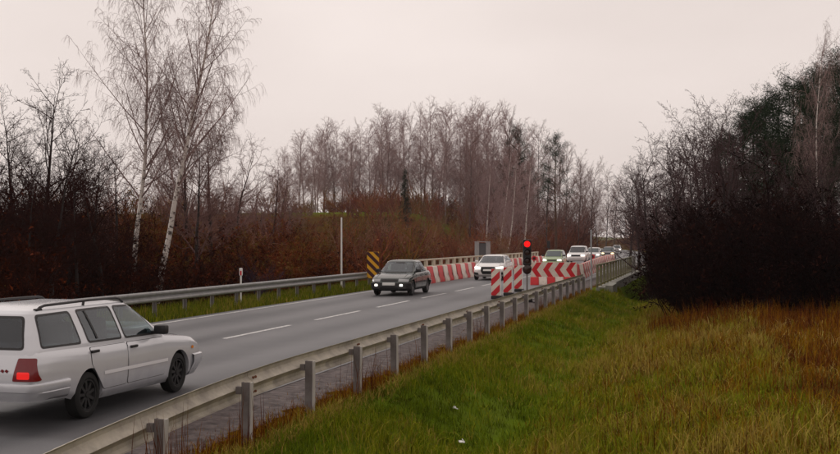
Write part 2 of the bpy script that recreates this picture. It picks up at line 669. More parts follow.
def guardrail(name, label, u, sgn, ys_posts, y_start, y_end, m_beam, dropf, seed):
    r = random.Random(seed)
    root = thing(name, label, 'guardrail', (u, (y_start + y_end) / 2, 0))
    root.location = (u, y_start, 0)
    inv = Matrix.Translation((-u, -y_start, 0))
    y = y_start
    first = True
    while y < y_end - 0.1:
        y2 = min(y + 4.0, y_end)
        me = beam_mesh(y - (0 if first else 0.16), y2, sgn, u, dropf, off=0.004 if (int((y - y_start) / 4) % 2) else 0.0)
        me.transform(inv)
        o = link('rail_beam', me, m_beam, root)
        # splice bolts
        if not first:
            for dy in (-0.05, -0.12):
                for zz in (0.235, 0.07):
                    q = link('bolt', bolt_me, M_RUST, o)
                    q.location = (-sgn * 0.05 + sgn * 0.024, y + dy - y_start, 0.44 + zz - 0.02 - dropf(y))
        first = False
        y = y2
    pm = post_mesh(0.68)
    fm = MB().box((0.056, 0.016, 0.09), (0.014, 0.07, 1.18)).mesh('flange')
    for yp in ys_posts:
        x = float(shift(yp))
        p = link('post', pm, M_POST, root)
        p.location = (x + sgn * 0.115, yp - y_start, -dropf(yp) + r.uniform(-0.006, 0.006))
        p.rotation_euler = (r.uniform(-0.015, 0.015), r.uniform(-0.012, 0.012), math.radians(0 if sgn > 0 else 180) + r.uniform(-0.05, 0.05))
        link('flange', fm, M_FLANGE, p)
        s = MB().box((x + sgn * 0.033, yp - y_start, 0.595 - dropf(yp)), (0.06, 0.05, 0.08)).build('spacer', M_POST, root)
    return root


def drop_r(y):
    return 0.0 if y > 13.6 else 0.0060 * (13.6 - y) ** 2


YP0 = 9.0
# posts of the right rail: 2 m apart
ysr = [9.32 + 2.02 * k for k in range(-2, 20)]
guardrail('guardrail', 'weathered cream guardrail on posts along the grass bank, dipping in the foreground', -4.94, 1, ysr, 4.0, 49.4, M_RAILR, drop_r, 1)
ysl = [10 + 2.0 * k for k in range(0, 26)]
guardrail('guardrail', 'grey guardrail along the far edge of the road below the thicket', -15.55, -1, ysl, 8.0, 61.0, M_RAILL, lambda y: 0.03, 2)

# ------------------------------------------------------------------ bridge: parapets, railings, wing wall
br = thing('bridge_parapet', 'pale concrete bridge edge and wing wall under the olive railing by the grass bank', 'parapet', (-4.3, 50, 0))
b = MB()
b.box((0, 30, -1.0), (0.42, 60, 2.3), bev=0.03)
b.build('kerb_beam', M_CONC, br)
b = MB()
b.prism([(-1.6, 0.12), (-1.6, -2.5), (1.0, -2.5), (1.0, 0.148)], 0.32, 'x', 0.215)
b.build('wing_wall', M_CONC, br).location = (0.0, 1.6, 0.1)
b = MB()
for k in range(9):
    b.box((0.30, 3.4 + 0.0 * k, -0.4), (0.1, 0.5, 1.2))
    break
b.build('buttress', M_CONC, br)

rl = thing('bridge_railing', 'olive steel bridge railing at the end of the near guardrail', 'railing', (-4.42, 49.6, 0.15))
for k in range(0, 14):
    MB().box((0, k * 1.9, 0.48), (0.09, 0.09, 0.98), bev=0.01).build('railing_post', M_OLIVE, rl)
MB().box((0, 12.35, 0.985), (0.10, 24.9, 0.06), bev=0.01).build('top_rail', M_OLIVE, rl)
MB().box((0, 12.35, 0.12), (0.05, 24.9, 0.05)).build('bottom_rail', M_OLIVE, rl)
bar_me = MB().box((0, 0, 0.54), (0.022, 0.022, 0.83)).mesh('bar')
for k in range(13):
    for j in range(1, 3):
        link('bar', bar_me, M_OLIVE, rl).location = (0, k * 1.9 + j * 1.9 / 3, 0)
MB().box((0.02, 25.6, 0.4), (0.42, 0.7, 1.3), bev=0.03).build('end_pillar', M_CONC, rl)

lr = thing('bridge_railing', 'cream bridge railing with square gaps behind the red and white barriers', 'railing', (-15.85, 56.5, 0.05))
for k in range(0, 29):
    MB().box((0, k * 1.95, 0.48), (0.12, 0.55, 1.0), bev=0.015).build('railing_post', M_CREAM, lr)
MB().box((0.0, 27.3, 1.03), (0.14, 55.4, 0.10), bev=0.015).build('top_rail', M_CREAM, lr)
MB().box((0.0, 27.3, 0.60), (0.14, 55.4, 0.13), bev=0.01).build('middle_rail', M_CREAM, lr)
MB().box((0.09, 27.3, 0.42), (0.06, 55.4, 0.16), bev=0.01).build('bumper_rail', M_DBROWN, lr)
MB().box((-0.05, 27.3, -0.6), (0.5, 56, 1.3), bev=0.03).build('kerb_beam', M_CONC, lr)


# ------------------------------------------------------------------ cars
def superring(n_exp, aspect, M=96):
    t = np.linspace(0, 2 * math.pi, 6001)
    x = np.sign(np.cos(t)) * np.abs(np.cos(t)) ** (2 / n_exp)
    y = np.sign(np.sin(t)) * np.abs(np.sin(t)) ** (2 / n_exp)
    s = np.concatenate([[0], np.cumsum(np.hypot(np.diff(x * aspect), np.diff(y)))])
    q = np.linspace(0, s[-1], M, endpoint=False)
    return np.interp(q, s, x), np.interp(q, s, y)


class Shell:
    """closed shell from stacked outlines; gives surface points for panels, glass, lamps"""

    def __init__(s, f, xr, xf, b, n, lo, hi, crown=0.02):
        s.f, s.xr, s.xf, s.b, s.n = map(np.asarray, (f, xr, xf, b, n)) if np.ndim(n) else (np.asarray(f), np.asarray(xr), np.asarray(xf), np.asarray(b), np.full(len(f), n))
        s.lo, s.hi, s.crown = lo, hi, crown

    def par(s, f):
        xr, xf = np.interp(f, s.f, s.xr), np.interp(f, s.f, s.xf)
        return (xr + xf) / 2, (xf - xr) / 2, np.interp(f, s.f, s.b), np.interp(f, s.f, s.n)

    def frac(s, x, z):
        return (z - s.lo(x)) / (s.hi(x) - s.lo(x))

    def side(s, x, z, sg):
        xc, a, b, n = s.par(s.frac(x, z))
        q = np.clip(np.abs((x - xc) / a), 0, 1)
        return np.array((x, sg * b * (1 - q ** n) ** (1 / n), z))

    def end(s, y, z, sg):
        x = 0.0 + sg * 2.0
        for _ in range(4):
            xc, a, b, n = s.par(s.frac(x, z))
            q = np.clip(abs(y) / b, 0, 0.9999)
            x = xc + sg * a * (1 - q ** n) ** (1 / n)
        return np.array((x, y, z))

    def top(s, x, y):
        return np.array((x, y, float(s.hi(x)) + s.crown))

    def mesh(s, name, M=96, rows=26):
        fs = np.linspace(0, 1, rows)
        cx, sy = superring(float(np.median(s.n)), 2.5, M)
        V = []
        for f in fs:
            xc, a, b, n = s.par(f)
            x = xc + a * cx
            V.append(np.stack([x, b * sy, s.lo(x) + f * (s.hi(x) - s.lo(x))], 1))
        xc, a, b, n = s.par(1.0)
        for q in (0.985, 0.95, 0.88, 0.75, 0.55, 0.3):
            x = xc + a * cx * q
            V.append(np.stack([x, b * sy * q, s.hi(x) + s.crown * (1 - q ** 4)], 1))
        R = len(V)
        V = np.concatenate(V)
        V = np.concatenate([V, [[xc, 0, float(s.hi(xc)) + s.crown]], [[xc, 0, float(s.lo(xc))]]])
        F = []
        j = np.arange(M)
        jn = (j + 1) % M
        for i in range(R - 1):
            F.append(np.stack([i * M + j, i * M + jn, (i + 1) * M + jn, (i + 1) * M + j], 1))
        T = np.concatenate([np.stack([(R - 1) * M + j, (R - 1) * M + jn, np.full(M, R * M)], 1), np.stack([jn, j, np.full(M, R * M + 1)], 1)])
        return npmesh(name, V, [np.concatenate(F), T], smooth=True)

    def ringband(s, name, prof, xcut, sg, M=160):
        """bumper: strip round one end; prof = [(z, offset)]"""
        cx, sy = superring(float(np.median(s.n)), 2.5, M)
        P = []
        for z, off in prof:
            row = []
            for q in range(M):
                f = 0.4
                for _ in range(3):
                    xc, a, b, n = s.par(f)
                    x = xc + a * cx[q]
                    f = float(np.clip(s.frac(x, z), 0, 1))
                nx, ny = cx[q] ** 7 if n > 6 else cx[q] ** 5, sy[q] ** 7 if n > 6 else sy[q] ** 5
                ln = math.hypot(nx, ny) or 1
                row.append((x + off * nx / ln, b * sy[q] + off * ny / ln, z))
            P.append(row)
        base = P[len(P) // 2]
        idx = [q for q in range(M) if (base[q][0] - xcut) * sg > 0]
        # order so that they are contiguous
        idx.sort(key=lambda q: ((q - (0 if sg > 0 else M // 2) + M // 2) % M))
        V, F = [], []
        k = len(idx)
        for row in P:
            V += [row[q] for q in idx]
        for i in range(len(P) - 1):
            for j in range(k - 1):
                F.append((i * k + j, i * k + j + 1, (i + 1) * k + j + 1, (i + 1) * k + j))
        me = npmesh(name, V, [F], smooth=True)
        me.set_sharp_from_angle(angle=math.radians(40))
        return me


def chaikin(poly, r):
    out = []
    n = len(poly)
    for i in range(n):
        p, a, b = np.array(poly[i]), np.array(poly[i - 1]), np.array(poly[(i + 1) % n])
        da, db = np.linalg.norm(a - p), np.linalg.norm(b - p)
        pa, pb = p + (a - p) * min(r / da, 0.45), p + (b - p) * min(r / db, 0.45)
        for t in (0, 0.25, 0.5, 0.75, 1):
            out.append(tuple((1 - t) ** 2 * pa + 2 * t * (1 - t) * p + t * t * pb))
    return out


def patch(name, surf, poly, off, m, parent, r=0.03, nc=14, nr=8, grow=0.0):
    """panel laid on a surface surf(u,v) -> 3D, outline poly in (u,v), convex"""
    poly = [np.array(p, float) for p in poly]
    if grow:
        c = sum(poly) / len(poly)
        poly = [p + grow * np.sign(p - c) for p in poly]
    if r:
        poly = chaikin(poly, r)
    P = np.array(poly)
    u0, u1 = P[:, 0].min(), P[:, 0].max()
    us = np.unique(np.round(np.concatenate([np.linspace(u0, u1, nc), P[:, 0]]), 5))
    us = np.clip(us[np.concatenate([[True], np.diff(us) > 2e-4])], u0 + 1e-7, u1 - 1e-7)

    def span(u):
        vs = []
        for i in range(len(P)):
            a, b = P[i - 1], P[i]
            if (a[0] - u) * (b[0] - u) <= 0:
                if abs(a[0] - b[0]) < 1e-7:
                    vs += [a[1], b[1]]
                else:
                    vs.append(a[1] + (b[1] - a[1]) * (u - a[0]) / (b[0] - a[0]))
        return min(vs), max(vs)
    V = []
    for u in us:
        lo, hi = span(u)
        for q in np.linspace(0, 1, nr):
            v = lo + (hi - lo) * q
            p = surf(u, v)
            e = 0.004
            du = surf(u + e, v) - surf(u - e, v)
            dv = surf(u, v + e) - surf(u, v - e)
            nn = np.cross(du, dv)
            ln = np.linalg.norm(nn)
            nn = nn / ln if ln > 1e-9 else np.array((0, 0, 1.0))
            # outward: away from the car's axis
            ref = np.array((p[0] * 0.15, p[1], (p[2] - 0.7)))
            if abs(p[0]) > 1.0 and abs(nn[0]) > 0.6:
                ref = np.array((p[0], 0, 0.0))
            if nn @ ref < 0:
                nn = -nn
            V.append(p + nn * off)
    F = []
    for i in range(len(us) - 1):
        for j in range(nr - 1):
            F.append((i * nr + j, (i + 1) * nr + j, (i + 1) * nr + j + 1, i * nr + j + 1))
    me = npmesh(name, V, [F], smooth=True)
    return link(name, me, m, parent)


def lathe_y(name, prof, n=32, half=False):
    """profile (y, r) revolved about the y axis"""
    V, F = [], []
    k = len(prof)
    for i in range(n):
        a = math.pi * i / (n - 1) if half else 2 * math.pi * i / n
        for y, r in prof:
            V.append((r * math.cos(a), y, r * math.sin(a)))
    for i in range(n - 1 if half else n):
        for j in range(k - 1):
            a, b = i * k + j, ((i + 1) % n) * k + j
            F.append((a, b, b + 1, a + 1))
    me = npmesh(name, V, [F], smooth=True)
    me.set_sharp_from_angle(angle=math.radians(35))
    return me


def wheel_meshes(R, w, spokes=8):
    h = w / 2
    tyre = lathe_y('wheel', [(-h * .75, R * .66), (-h, R * .74), (-h, R * .88), (-h * .78, R * .985), (-h * .3, R), (h * .3, R), (h * .78, R * .985), (h, R * .88), (h, R * .74), (h * .75, R * .66)])
    b = MB()
    rr = R * 0.67
    # dish, rim ring and spokes, on both faces so that one mesh serves left and right
    for sg in (-1, 1):
        b.cyl((0, sg * h * .30, 0), (0, sg * h * .36, 0), rr * .98, n=28)
        b.cyl((0, sg * h * .3, 0), (0, sg * h * .82, 0), rr * .20, rr * .16, n=14)
        for k in range(spokes):
            a = 2 * math.pi * k / spokes
            M = Matrix.Rotation(a, 4, 'Y')
            q = MB()
            b.box(M @ Vector((rr * .56, sg * h * .62, 0)), (rr * .86, h * .22, rr * .20), M)
    rim = b.mesh('rim', 30)
    ring = lathe_y('rim_edge', [(-h * .3, rr * .9), (-h * .86, rr * .93), (-h * .86, rr * 1.01), (h * .86, rr * 1.01), (h * .86, rr * .93), (h * .3, rr * .9)])
    return tyre, rim, ring


def smooth_prof(pts, w=0.10):
    xs = np.linspace(-3, 3, 601)
    ys = np.interp(xs, [p[0] for p in pts], [p[1] for p in pts])
    k = np.exp(-0.5 * (np.arange(-40, 41) * 0.01 / w) ** 2)
    k /= k.sum()
    ys = np.convolve(np.pad(ys, 40, mode='edge'), k, mode='valid')
    return lambda x: np.interp(x, xs, ys)


def make_car(name, label, paint, c, loc, rz, group=None):
    root = thing(name, label, 'car', loc, rz, group)
    hi = smooth_prof(c['top'], c.get('smooth', 0.08))
    lo = smooth_prof(c['bottom'], 0.05)
    body = Shell(*c['body'], lo, hi, crown=c.get('crown', 0.035))
    me = body.mesh('body')
    o = link('body', me, paint, root)
    # cut the wheel arches
    ar = c['arch']
    cut = MB()
    for ax in c['axles']:
        for sg in (-1, 1):
            cut.cyl((ax, sg * (c['hw'] - 0.27), c['wr'] + 0.015), (ax, sg * (c['hw'] + 0.3), c['wr'] + 0.015), ar, n=40)
    cme = cut.mesh('cutter')
    co = bpy.data.objects.new('cutter', cme)
    COL.objects.link(co)
    md = o.modifiers.new('arch', 'BOOLEAN')
    md.operation = 'DIFFERENCE'
    md.object = co
    md.solver = 'EXACT'
    o.parent = None
    bpy.context.view_layer.update()
    dg = bpy.context.evaluated_depsgraph_get()
    new = bpy.data.meshes.new_from_object(o.evaluated_get(dg))
    o.modifiers.clear()
    o.data = new
    new.shade_smooth()
    new.set_sharp_from_angle(angle=math.radians(32))
    if not new.materials:
        new.materials.append(paint)
    o.parent = root
    bpy.data.objects.remove(co)
    bpy.data.meshes.remove(cme)
    # arch liners and wheels
    ty, rim, ring = wheel_meshes(c['wr'], c.get('ww', 0.19), c.get('spokes', 8))
    liner = lathe_y('arch_liner', [(-0.24, ar - 0.09), (-0.24, ar - 0.004), (0.20, ar - 0.004)], 40, True)
    back = lathe_y('arch_back', [(0, 0.0), (0, ar - 0.004)], 28, True)
    for ax in c['axles']:
        for sg in (-1, 1):
            l = link('arch_liner', liner if sg > 0 else lathe_mirror(liner), M_BLACK, root)
            l.location = (ax, sg * (c['hw'] - 0.255 + 0.0), c['wr'] + 0.015)
            l2 = link('arch_back', back, M_BLACK, root)
            l2.location = (ax, sg * (c['hw'] - 0.262), c['wr'] + 0.015)
            w = link('wheel', ty, M_TYRE, root)
            w.location = (ax, sg * (c['hw'] - 0.115), c['wr'])
            w.rotation_euler = (0, rnd.uniform(0, 6), 0)
            link('rim', rim, c.get('rim', M_RIMD), w)
            link('rim_edge', ring, c.get('rim', M_RIMD), w)
    # cabin
    cz = c['cabin']
    zs = [q[0] for q in cz]
    z0, z1 = zs[0], zs[-1]
    rise = c.get('roof_rise', 0.0)
    rc = smooth_prof(c['roof'], 0.10) if 'roof' in c else (lambda x: z1 + 0 * np.asarray(x))
    cab = Shell([(z - z0) / (z1 - z0) for z in zs], [q[1] for q in cz], [q[2] for q in cz], [q[3] for q in cz], c.get('cab_n', 9), lambda x: z0 + 0 * np.asarray(x), rc, crown=c.get('roof_crown', 0.05))
    opn = c.get('open', False)
    cme = cab.mesh('cabin', 420, 64) if opn else cab.mesh('cabin', rows=18)
    if opn:
        cut_openings(cme, c, z0)
    co_ = link('cabin', cme, paint, root)
    if not opn:
        co_.data.set_sharp_from_angle(angle=math.radians(40))
    else:
        furnish(root, c, float(hi(0.0)) + 0.02)
    gl = c.get('glass', M_GLASS)
    for sg in (-1, 1):
        sf = lambda u, v, sg=sg: cab.side(u, v, sg)
        for poly in c['windows']:
            window(cab, 'window', sf, poly, opn, gl, root)
        for (x0, zz0, x1, zz1) in c.get('bars', []):
            patch('window_bar', sf, [(x0 - .018, zz0), (x0 + .018, zz0), (x1 + .018, zz1), (x1 - .018, zz1)], 0.010, M_BLACK, root, r=0, nc=4, nr=5)
        sb = lambda u, v, sg=sg: body.side(u, v, sg)
        for poly, hp in c['doors']:
            patch('door_gap', sb, poly, 0.0025, M_SEAM, root, r=0.04, grow=0.007, nc=18, nr=12)
            d = patch('door', sb, poly, 0.006, paint, root, r=0.04, nc=18, nr=12)
            p = body.side(hp[0], hp[1], sg)
            MB().box((p[0], p[1] + sg * 0.018, p[2]), (0.17, 0.035, 0.035), bev=0.008).build('handle', c.get('handle_mat', M_BLACK), d)
        for (xa, za, xb, zb, h) in c.get('moulding', []):
            patch('side_moulding', sb, [(xa, za - h), (xb, zb - h), (xb, zb + h), (xa, za + h)], 0.014, c.get('mould_mat', paint), root, r=0, nc=26, nr=3)
        if 'sill' in c:
            xa, xb, za, zb_ = c['sill']
            patch('sill', sb, [(xa, za), (xb, za), (xb, zb_), (xa, zb_)], 0.008, c.get('sill_mat', M_BLACK), root, r=0, nc=16, nr=4)
        # mirror
        mx, mz = c['mirror']
        yb = abs(cab.side(mx, mz, sg)[1])
        mo = MB()
        mo.box((mx + 0.02, sg * (yb + 0.13), mz + 0.03), (0.12, 0.19, 0.13), bev=0.03)
        mo.box((mx + 0.02, sg * (yb + 0.02), mz - 0.01), (0.07, 0.08, 0.05), bev=0.01)
        mo.build('mirror', c.get('mirror_mat', M_BLACK), root, 40)
        for nm, kind, poly, mt in c.get('side_bits', []):
            patch(nm, sb, poly, 0.007, mt, root, r=0.02)
    ff = lambda u, v: cab.end(u, v, 1)
    fr = lambda u, v: cab.end(u, v, -1)
    window(cab, 'windscreen', ff, c['screen'], opn, gl, root)
    window(cab, 'rear_window', fr, c['backlight'], opn, c.get('rear_glass', gl), root)
    bf = lambda u, v: body.end(u, v, 1)
    bb = lambda u, v: body.end(u, v, -1)
    for nm, end, poly, mt, off in c.get('bits', []):
        for sg in ((-1, 1) if poly[0][0] != 'c' else (1,)):
            pp = poly[1:] if poly[0][0] == 'c' else [(sg * a, z) for a, z in poly]
            patch(nm, bf if end == 'f' else bb, pp, off, mt, root, r=0.02, nc=12)
    for (sgn, xcut, prof, mt, nm) in c.get('bumpers', []):
        link(nm, body.ringband(nm, prof, xcut, sgn), mt or paint, root)
    # hood and boot gaps as fine lines on the top
    for (xa, xb, hw_) in c.get('lids', []):
        pts = MB()
        for sg in (-1, 1):
            n_ = 10
            for k in range(n_):
                x0_, x1_ = xa + (xb - xa) * k / n_, xa + (xb - xa) * (k + 1) / n_
                p0, p1 = Vector(lidp(body, x0_, sg * hw_)), Vector(lidp(body, x1_, sg * hw_))
                pts.cyl(p0, p1, 0.004, n=5)
        pts.build('bonnet_gap', M_SEAM, root)
    return root, body, cab


def inside(poly, u, v):
    n = len(poly)
    r_ = np.zeros(len(u), bool)
    for i in range(n):
        (x0, y0), (x1, y1) = poly[i - 1], poly[i]
        if abs(y1 - y0) < 1e-9:
            continue
        hit = ((y0 > v) != (y1 > v)) & (u < (x1 - x0) * (v - y0) / (y1 - y0) + x0)
        r_ ^= hit
    return r_


def grown(poly, d):
    P = [np.array(p, float) for p in poly]
    c_ = sum(P) / len(P)
    return [tuple(p + d * np.sign(p - c_)) for p in P]


def cut_openings(me, c, z0):
    n = len(me.polygons)
    cen = np.empty(n * 3)
    nor = np.empty(n * 3)
    me.polygons.foreach_get('center', cen)
    me.polygons.foreach_get('normal', nor)
    cen, nor = cen.reshape(-1, 3), nor.reshape(-1, 3)
    kill = cen[:, 2] < z0 + 0.001
    side = np.abs(nor[:, 1]) > 0.75
    for p in c['windows']:
        kill |= side & inside(chaikin(grown(p, 0.004), 0.05), cen[:, 0], cen[:, 2])
    fr_ = (~side) & (nor[:, 0] > 0.3)
    kill |= fr_ & inside(chaikin(grown(c['screen'], 0.004), 0.05), cen[:, 1], cen[:, 2])
    re_ = (~side) & (nor[:, 0] < -0.3)
    kill |= re_ & inside(chaikin(grown(c['backlight'], 0.004), 0.05), cen[:, 1], cen[:, 2])
    bm = bmesh.new()
    bm.from_mesh(me)
    bm.faces.ensure_lookup_table()
    bmesh.ops.delete(bm, geom=[bm.faces[i] for i in np.nonzero(kill)[0]], context='FACES')
    bm.to_mesh(me)
    bm.free()


def window(cab, name, sf, poly, opn, gl, root):
    if not opn:
        fr = patch(name, sf, poly, 0.003, M_BLACK, root, r=0.05, grow=0.016)
        patch('pane', sf, poly, 0.007, gl, fr, r=0.045, nc=18)
        return
    a = chaikin(grown(poly, 0.020), 0.055)
    b_ = chaikin(grown(poly, -0.006), 0.045)
    # refine along the edges so that the frame follows the curved shell
    def fine(P):
        P = np.array(P)
        out = []
        for i in range(len(P)):
            p, q = P[i], P[(i + 1) % len(P)]
            for t in np.linspace(0, 1, 9)[:-1]:
                out.append(p + (q - p) * t)
        return out
    a, b_ = fine(a), fine(b_)
    n = len(a)
    V = []
    cen = sf(*np.mean(np.array(b_), 0))
    for P, off in ((a, 0.004), (b_, 0.004)):
        for u, v in P:
            p = sf(u, v)
            o = np.array((p[0] * 0.0, p[1], 0)) if name == 'window' else np.array((p[0], 0, 0))
            V.append(p + off * o / (np.linalg.norm(o) or 1))
    F = [(i, (i + 1) % n, n + (i + 1) % n, n + i) for i in range(n)]
    fr = link(name, npmesh(name, V, [F], smooth=True), M_BLACK, root)
    patch('pane', sf, grown(poly, -0.002), 0.002, M_CARGLASS if gl == M_GLASS else M_CARGLASSD, fr, r=0.045, nc=18)


def furnish(root, c, z):
    xr = min(p[0] for w in c['windows'] for p in w)
    MB().box(((xr + 0.8) / 2, 0, z), (0.8 - xr, 1.36, 0.03)).build('cabin_floor', M_TRIM, root)
    for x, y in c['seats']:
        st = MB().box((x, y, z + 0.14), (0.13, 0.46, 0.32), Matrix.Rotation(-0.2, 4, 'Y'), bev=0.05).build('seat', M_TRIM, root, 40)
        MB().box((x - 0.06, y, z + 0.36), (0.09, 0.25, 0.15), bev=0.035).build('headrest', M_TRIM, st, 40)
    MB().box((c['dash'], 0, z + 0.03), (0.35, 1.25, 0.08), bev=0.03).build('dashboard', M_TRIM, root, 40)
    sw = lathe_y('steering_wheel', [(-0.015, 0.165), (0, 0.15), (0.015, 0.165), (0, 0.18), (-0.015, 0.165)], 24)
    o = link('steering_wheel', sw, M_TRIM, root)
    o.location = (c['dash'] - 0.27, 0.36, z + 0.10)
    o.rotation_euler = (0, math.radians(20), math.radians(90))


def lidp(body, x, y):
    f = 1.0
    xc, a, b, n = body.par(f)
    q = max(abs((x - xc) / a), abs(y / b))
    return (x, y, float(body.hi(x)) + body.crown * (1 - q ** 4))


_mir = {}


def lathe_mirror(me):
    if me.name in _mir:
        return _mir[me.name]
    m2 = me.copy()
    m2.transform(Matrix.Scale(-1, 4, (0, 1, 0)))
    m2.flip_normals()
    _mir[me.name] = m2
    return m2


def paint(name, col, metal=0.25, rough=0.32, dirt=(0.10, 0.09, 0.08)):
    m = bpy.data.materials.new(name)
    m.use_nodes = True
    n, l = m.node_tree.nodes, m.node_tree.links
    b = n['Principled BSDF']
    b.inputs['Metallic'].default_value = metal
    b.inputs['Roughness'].default_value = rough
    b.inputs['Coat Weight'].default_value = 0.7
    b.inputs['Coat Roughness'].default_value = 0.12
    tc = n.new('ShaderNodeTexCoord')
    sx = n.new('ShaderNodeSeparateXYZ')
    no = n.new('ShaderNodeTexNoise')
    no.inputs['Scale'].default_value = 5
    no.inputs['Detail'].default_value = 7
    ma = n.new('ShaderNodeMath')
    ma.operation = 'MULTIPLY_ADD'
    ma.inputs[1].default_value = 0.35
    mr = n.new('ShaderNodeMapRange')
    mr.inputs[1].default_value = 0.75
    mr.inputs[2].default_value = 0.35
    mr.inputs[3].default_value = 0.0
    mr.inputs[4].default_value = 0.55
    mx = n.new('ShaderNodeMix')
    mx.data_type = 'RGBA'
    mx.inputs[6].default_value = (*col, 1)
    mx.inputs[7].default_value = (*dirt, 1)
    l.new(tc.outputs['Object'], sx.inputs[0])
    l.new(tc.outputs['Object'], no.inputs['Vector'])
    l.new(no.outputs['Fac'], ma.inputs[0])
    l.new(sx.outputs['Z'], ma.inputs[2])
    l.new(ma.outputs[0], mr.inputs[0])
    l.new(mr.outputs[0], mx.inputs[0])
    l.new(mx.outputs[2], b.inputs['Base Color'])
    return m


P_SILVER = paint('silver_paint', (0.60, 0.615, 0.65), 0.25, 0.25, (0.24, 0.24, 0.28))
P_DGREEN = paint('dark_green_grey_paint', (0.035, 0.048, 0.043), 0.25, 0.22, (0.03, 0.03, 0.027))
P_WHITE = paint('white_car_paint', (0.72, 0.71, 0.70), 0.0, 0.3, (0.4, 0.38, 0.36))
P_GREEN = paint('pale_green_paint', (0.24, 0.33, 0.16), 0.2, 0.35)
P_WHITE2 = paint('offwhite_car_paint', (0.66, 0.64, 0.64), 0.0, 0.35)
P_GREY = paint('dark_car_paint', (0.09, 0.09, 0.10), 0.3, 0.35)

# --- station wagon in the near lane
WAGON = dict(
    open=True, seats=[(-0.30, -0.36), (-0.30, 0.36), (-1.12, -0.36), (-1.12, 0.36)], dash=0.62, hw=0.848, wr=0.285, arch=0.318, axles=(1.34, -1.10), ww=0.185, spokes=9, rim=M_RIMD,
    top=[(-2.2, 0.915), (-1.0, 0.89), (0.6, 0.865), (1.0, 0.85), (1.7, 0.785), (2.0, 0.72), (2.2, 0.64)],
    bottom=[(-2.3, 0.40), (-1.5, 0.30), (-1.2, 0.20), (1.6, 0.18), (2.2, 0.26)],
    body=([0, 0.12, 0.35, 0.55, 0.75, 0.9, 1.0], [-2.20, -2.26, -2.28, -2.275, -2.25, -2.225, -2.20], [2.08, 2.14, 2.17, 2.16, 2.13, 2.09, 2.02],
          [0.77, 0.825, 0.845, 0.848, 0.842, 0.826, 0.785], 20.0),
    cabin=[(0.83, -2.225, 1.11, 0.80), (0.93, -2.21, 0.94, 0.785), (1.10, -2.16, 0.64, 0.735), (1.28, -2.09, 0.33, 0.672), (1.34, -2.06, 0.22, 0.645), (1.375, -2.01, 0.14, 0.60)],
    cab_n=17, roof_crown=0.055,
    windows=[[(-0.13, 0.925), (0.74, 0.915), (0.25, 1.318), (-0.24, 1.328)], [(-1.03, 0.94), (-0.24, 0.928), (-0.35, 1.328), (-1.13, 1.325)], [(-2.04, 0.96), (-1.22, 0.945), (-1.31, 1.32), (-1.98, 1.312)]],
    bars=[(-0.83, 0.96, -0.96, 1.318)],
    doors=[([(-0.16, 0.32), (0.88, 0.32), (0.88, 0.835), (-0.14, 0.85)], (0.0, 0.79)), ([(-0.76, 0.32), (-0.19, 0.32), (-0.17, 0.85), (-1.06, 0.862), (-1.06, 0.66)], (-0.98, 0.815))],
    moulding=[(-0.78, 0.525, 0.95, 0.515, 0.022)],
    sill=(-0.76, 0.98, 0.215, 0.285), sill_mat=None,
    mirror=(0.62, 0.935),
    screen=[(-0.68, 0.93), (0.68, 0.93), (0.56, 1.325), (-0.56, 1.325)],
    backlight=[(-0.63, 0.955), (0.63, 0.955), (0.55, 1.30), (-0.55, 1.30)], rear_glass=M_GLASSD,
    bits=[('tail_light', 'r', [(0.55, 0.585), (0.835, 0.585), (0.795, 0.845), (0.60, 0.845)], M_TAIL, 0.012),
          ('tail_light_bulb', 'r', [(0.61, 0.61), (0.76, 0.61), (0.76, 0.69), (0.61, 0.69)], M_TAILLIT, 0.016),
          ('number_plate', 'r', [('c',), (-0.26, 0.70), (0.26, 0.70), (0.26, 0.81), (-0.26, 0.81)], M_PLATE, 0.012),
          ('headlight', 'f', [(0.38, 0.55), (0.78, 0.55), (0.78, 0.66), (0.38, 0.68)], M_LENS, 0.008),
          ('grille', 'f', [('c',), (-0.36, 0.56), (0.36, 0.56), (0.36, 0.66), (-0.36, 0.66)], M_BLACK, 0.008)],
    side_bits=[('side_lamp', 's', [(1.72, 0.60), (1.80, 0.60), (1.80, 0.64), (1.72, 0.64)], M_ORANGE)],
    bumpers=[(-1, -1.56, [(0.335, -0.02), (0.34, 0.015), (0.37, 0.026), (0.44, 0.034), (0.45, 0.028), (0.46, 0.036), (0.535, 0.036), (0.552, 0.026), (0.556, 0.0)], None, 'rear_bumper'),
             (1, 1.68, [(0.20, 0.0), (0.22, 0.022), (0.40, 0.034), (0.505, 0.034), (0.52, 0.0)], None, 'front_bumper')],
    lids=[(1.05, 1.95, 0.62)],
)
WAGON['sill_mat'] = P_SILVER
WAGON['mould_mat'] = mat('pale_moulding', (0.74, 0.74, 0.76), 0.3)
GX, GY = -8.20, 13.50
wag, wbody, wcab = make_car('station_wagon', 'silver station wagon with roof rails and lit tail light in the near lane', P_SILVER, WAGON, (GX, GY, 0.004), math.radians(90))
for sg in (-1, 1):
    rr_ = MB()
    pts = [(-1.86, 1.372), (-1.80, 1.405), (-1.70, 1.424), (-0.72, 1.438), (-0.05, 1.435), (0.05, 1.42), (0.14, 1.375)]
    y_ = sg * 0.585
    for (a, za), (b_, zb_) in zip(pts[:-1], pts[1:]):
        rr_.cyl((a, y_, za), (b_, y_, zb_), 0.017, n=8)
        rr_.sph((b_, y_, zb_), 0.017, n=8)
    rr_.cyl((-0.85, y_, 1.37), (-0.83, y_, 1.436), 0.018, n=8)
    rr_.box((-1.84, y_, 1.38), (0.13, 0.045, 0.03), bev=0.008)
    rr_.build('roof_rail', M_BLACK, wag, 40)
MB().cyl((-2.10, 0.0, 0.0 + 1.36), (-2.10, 0.28, 1.22), 0.009, n=6).build('rear_wiper', M_BLACK, wag)
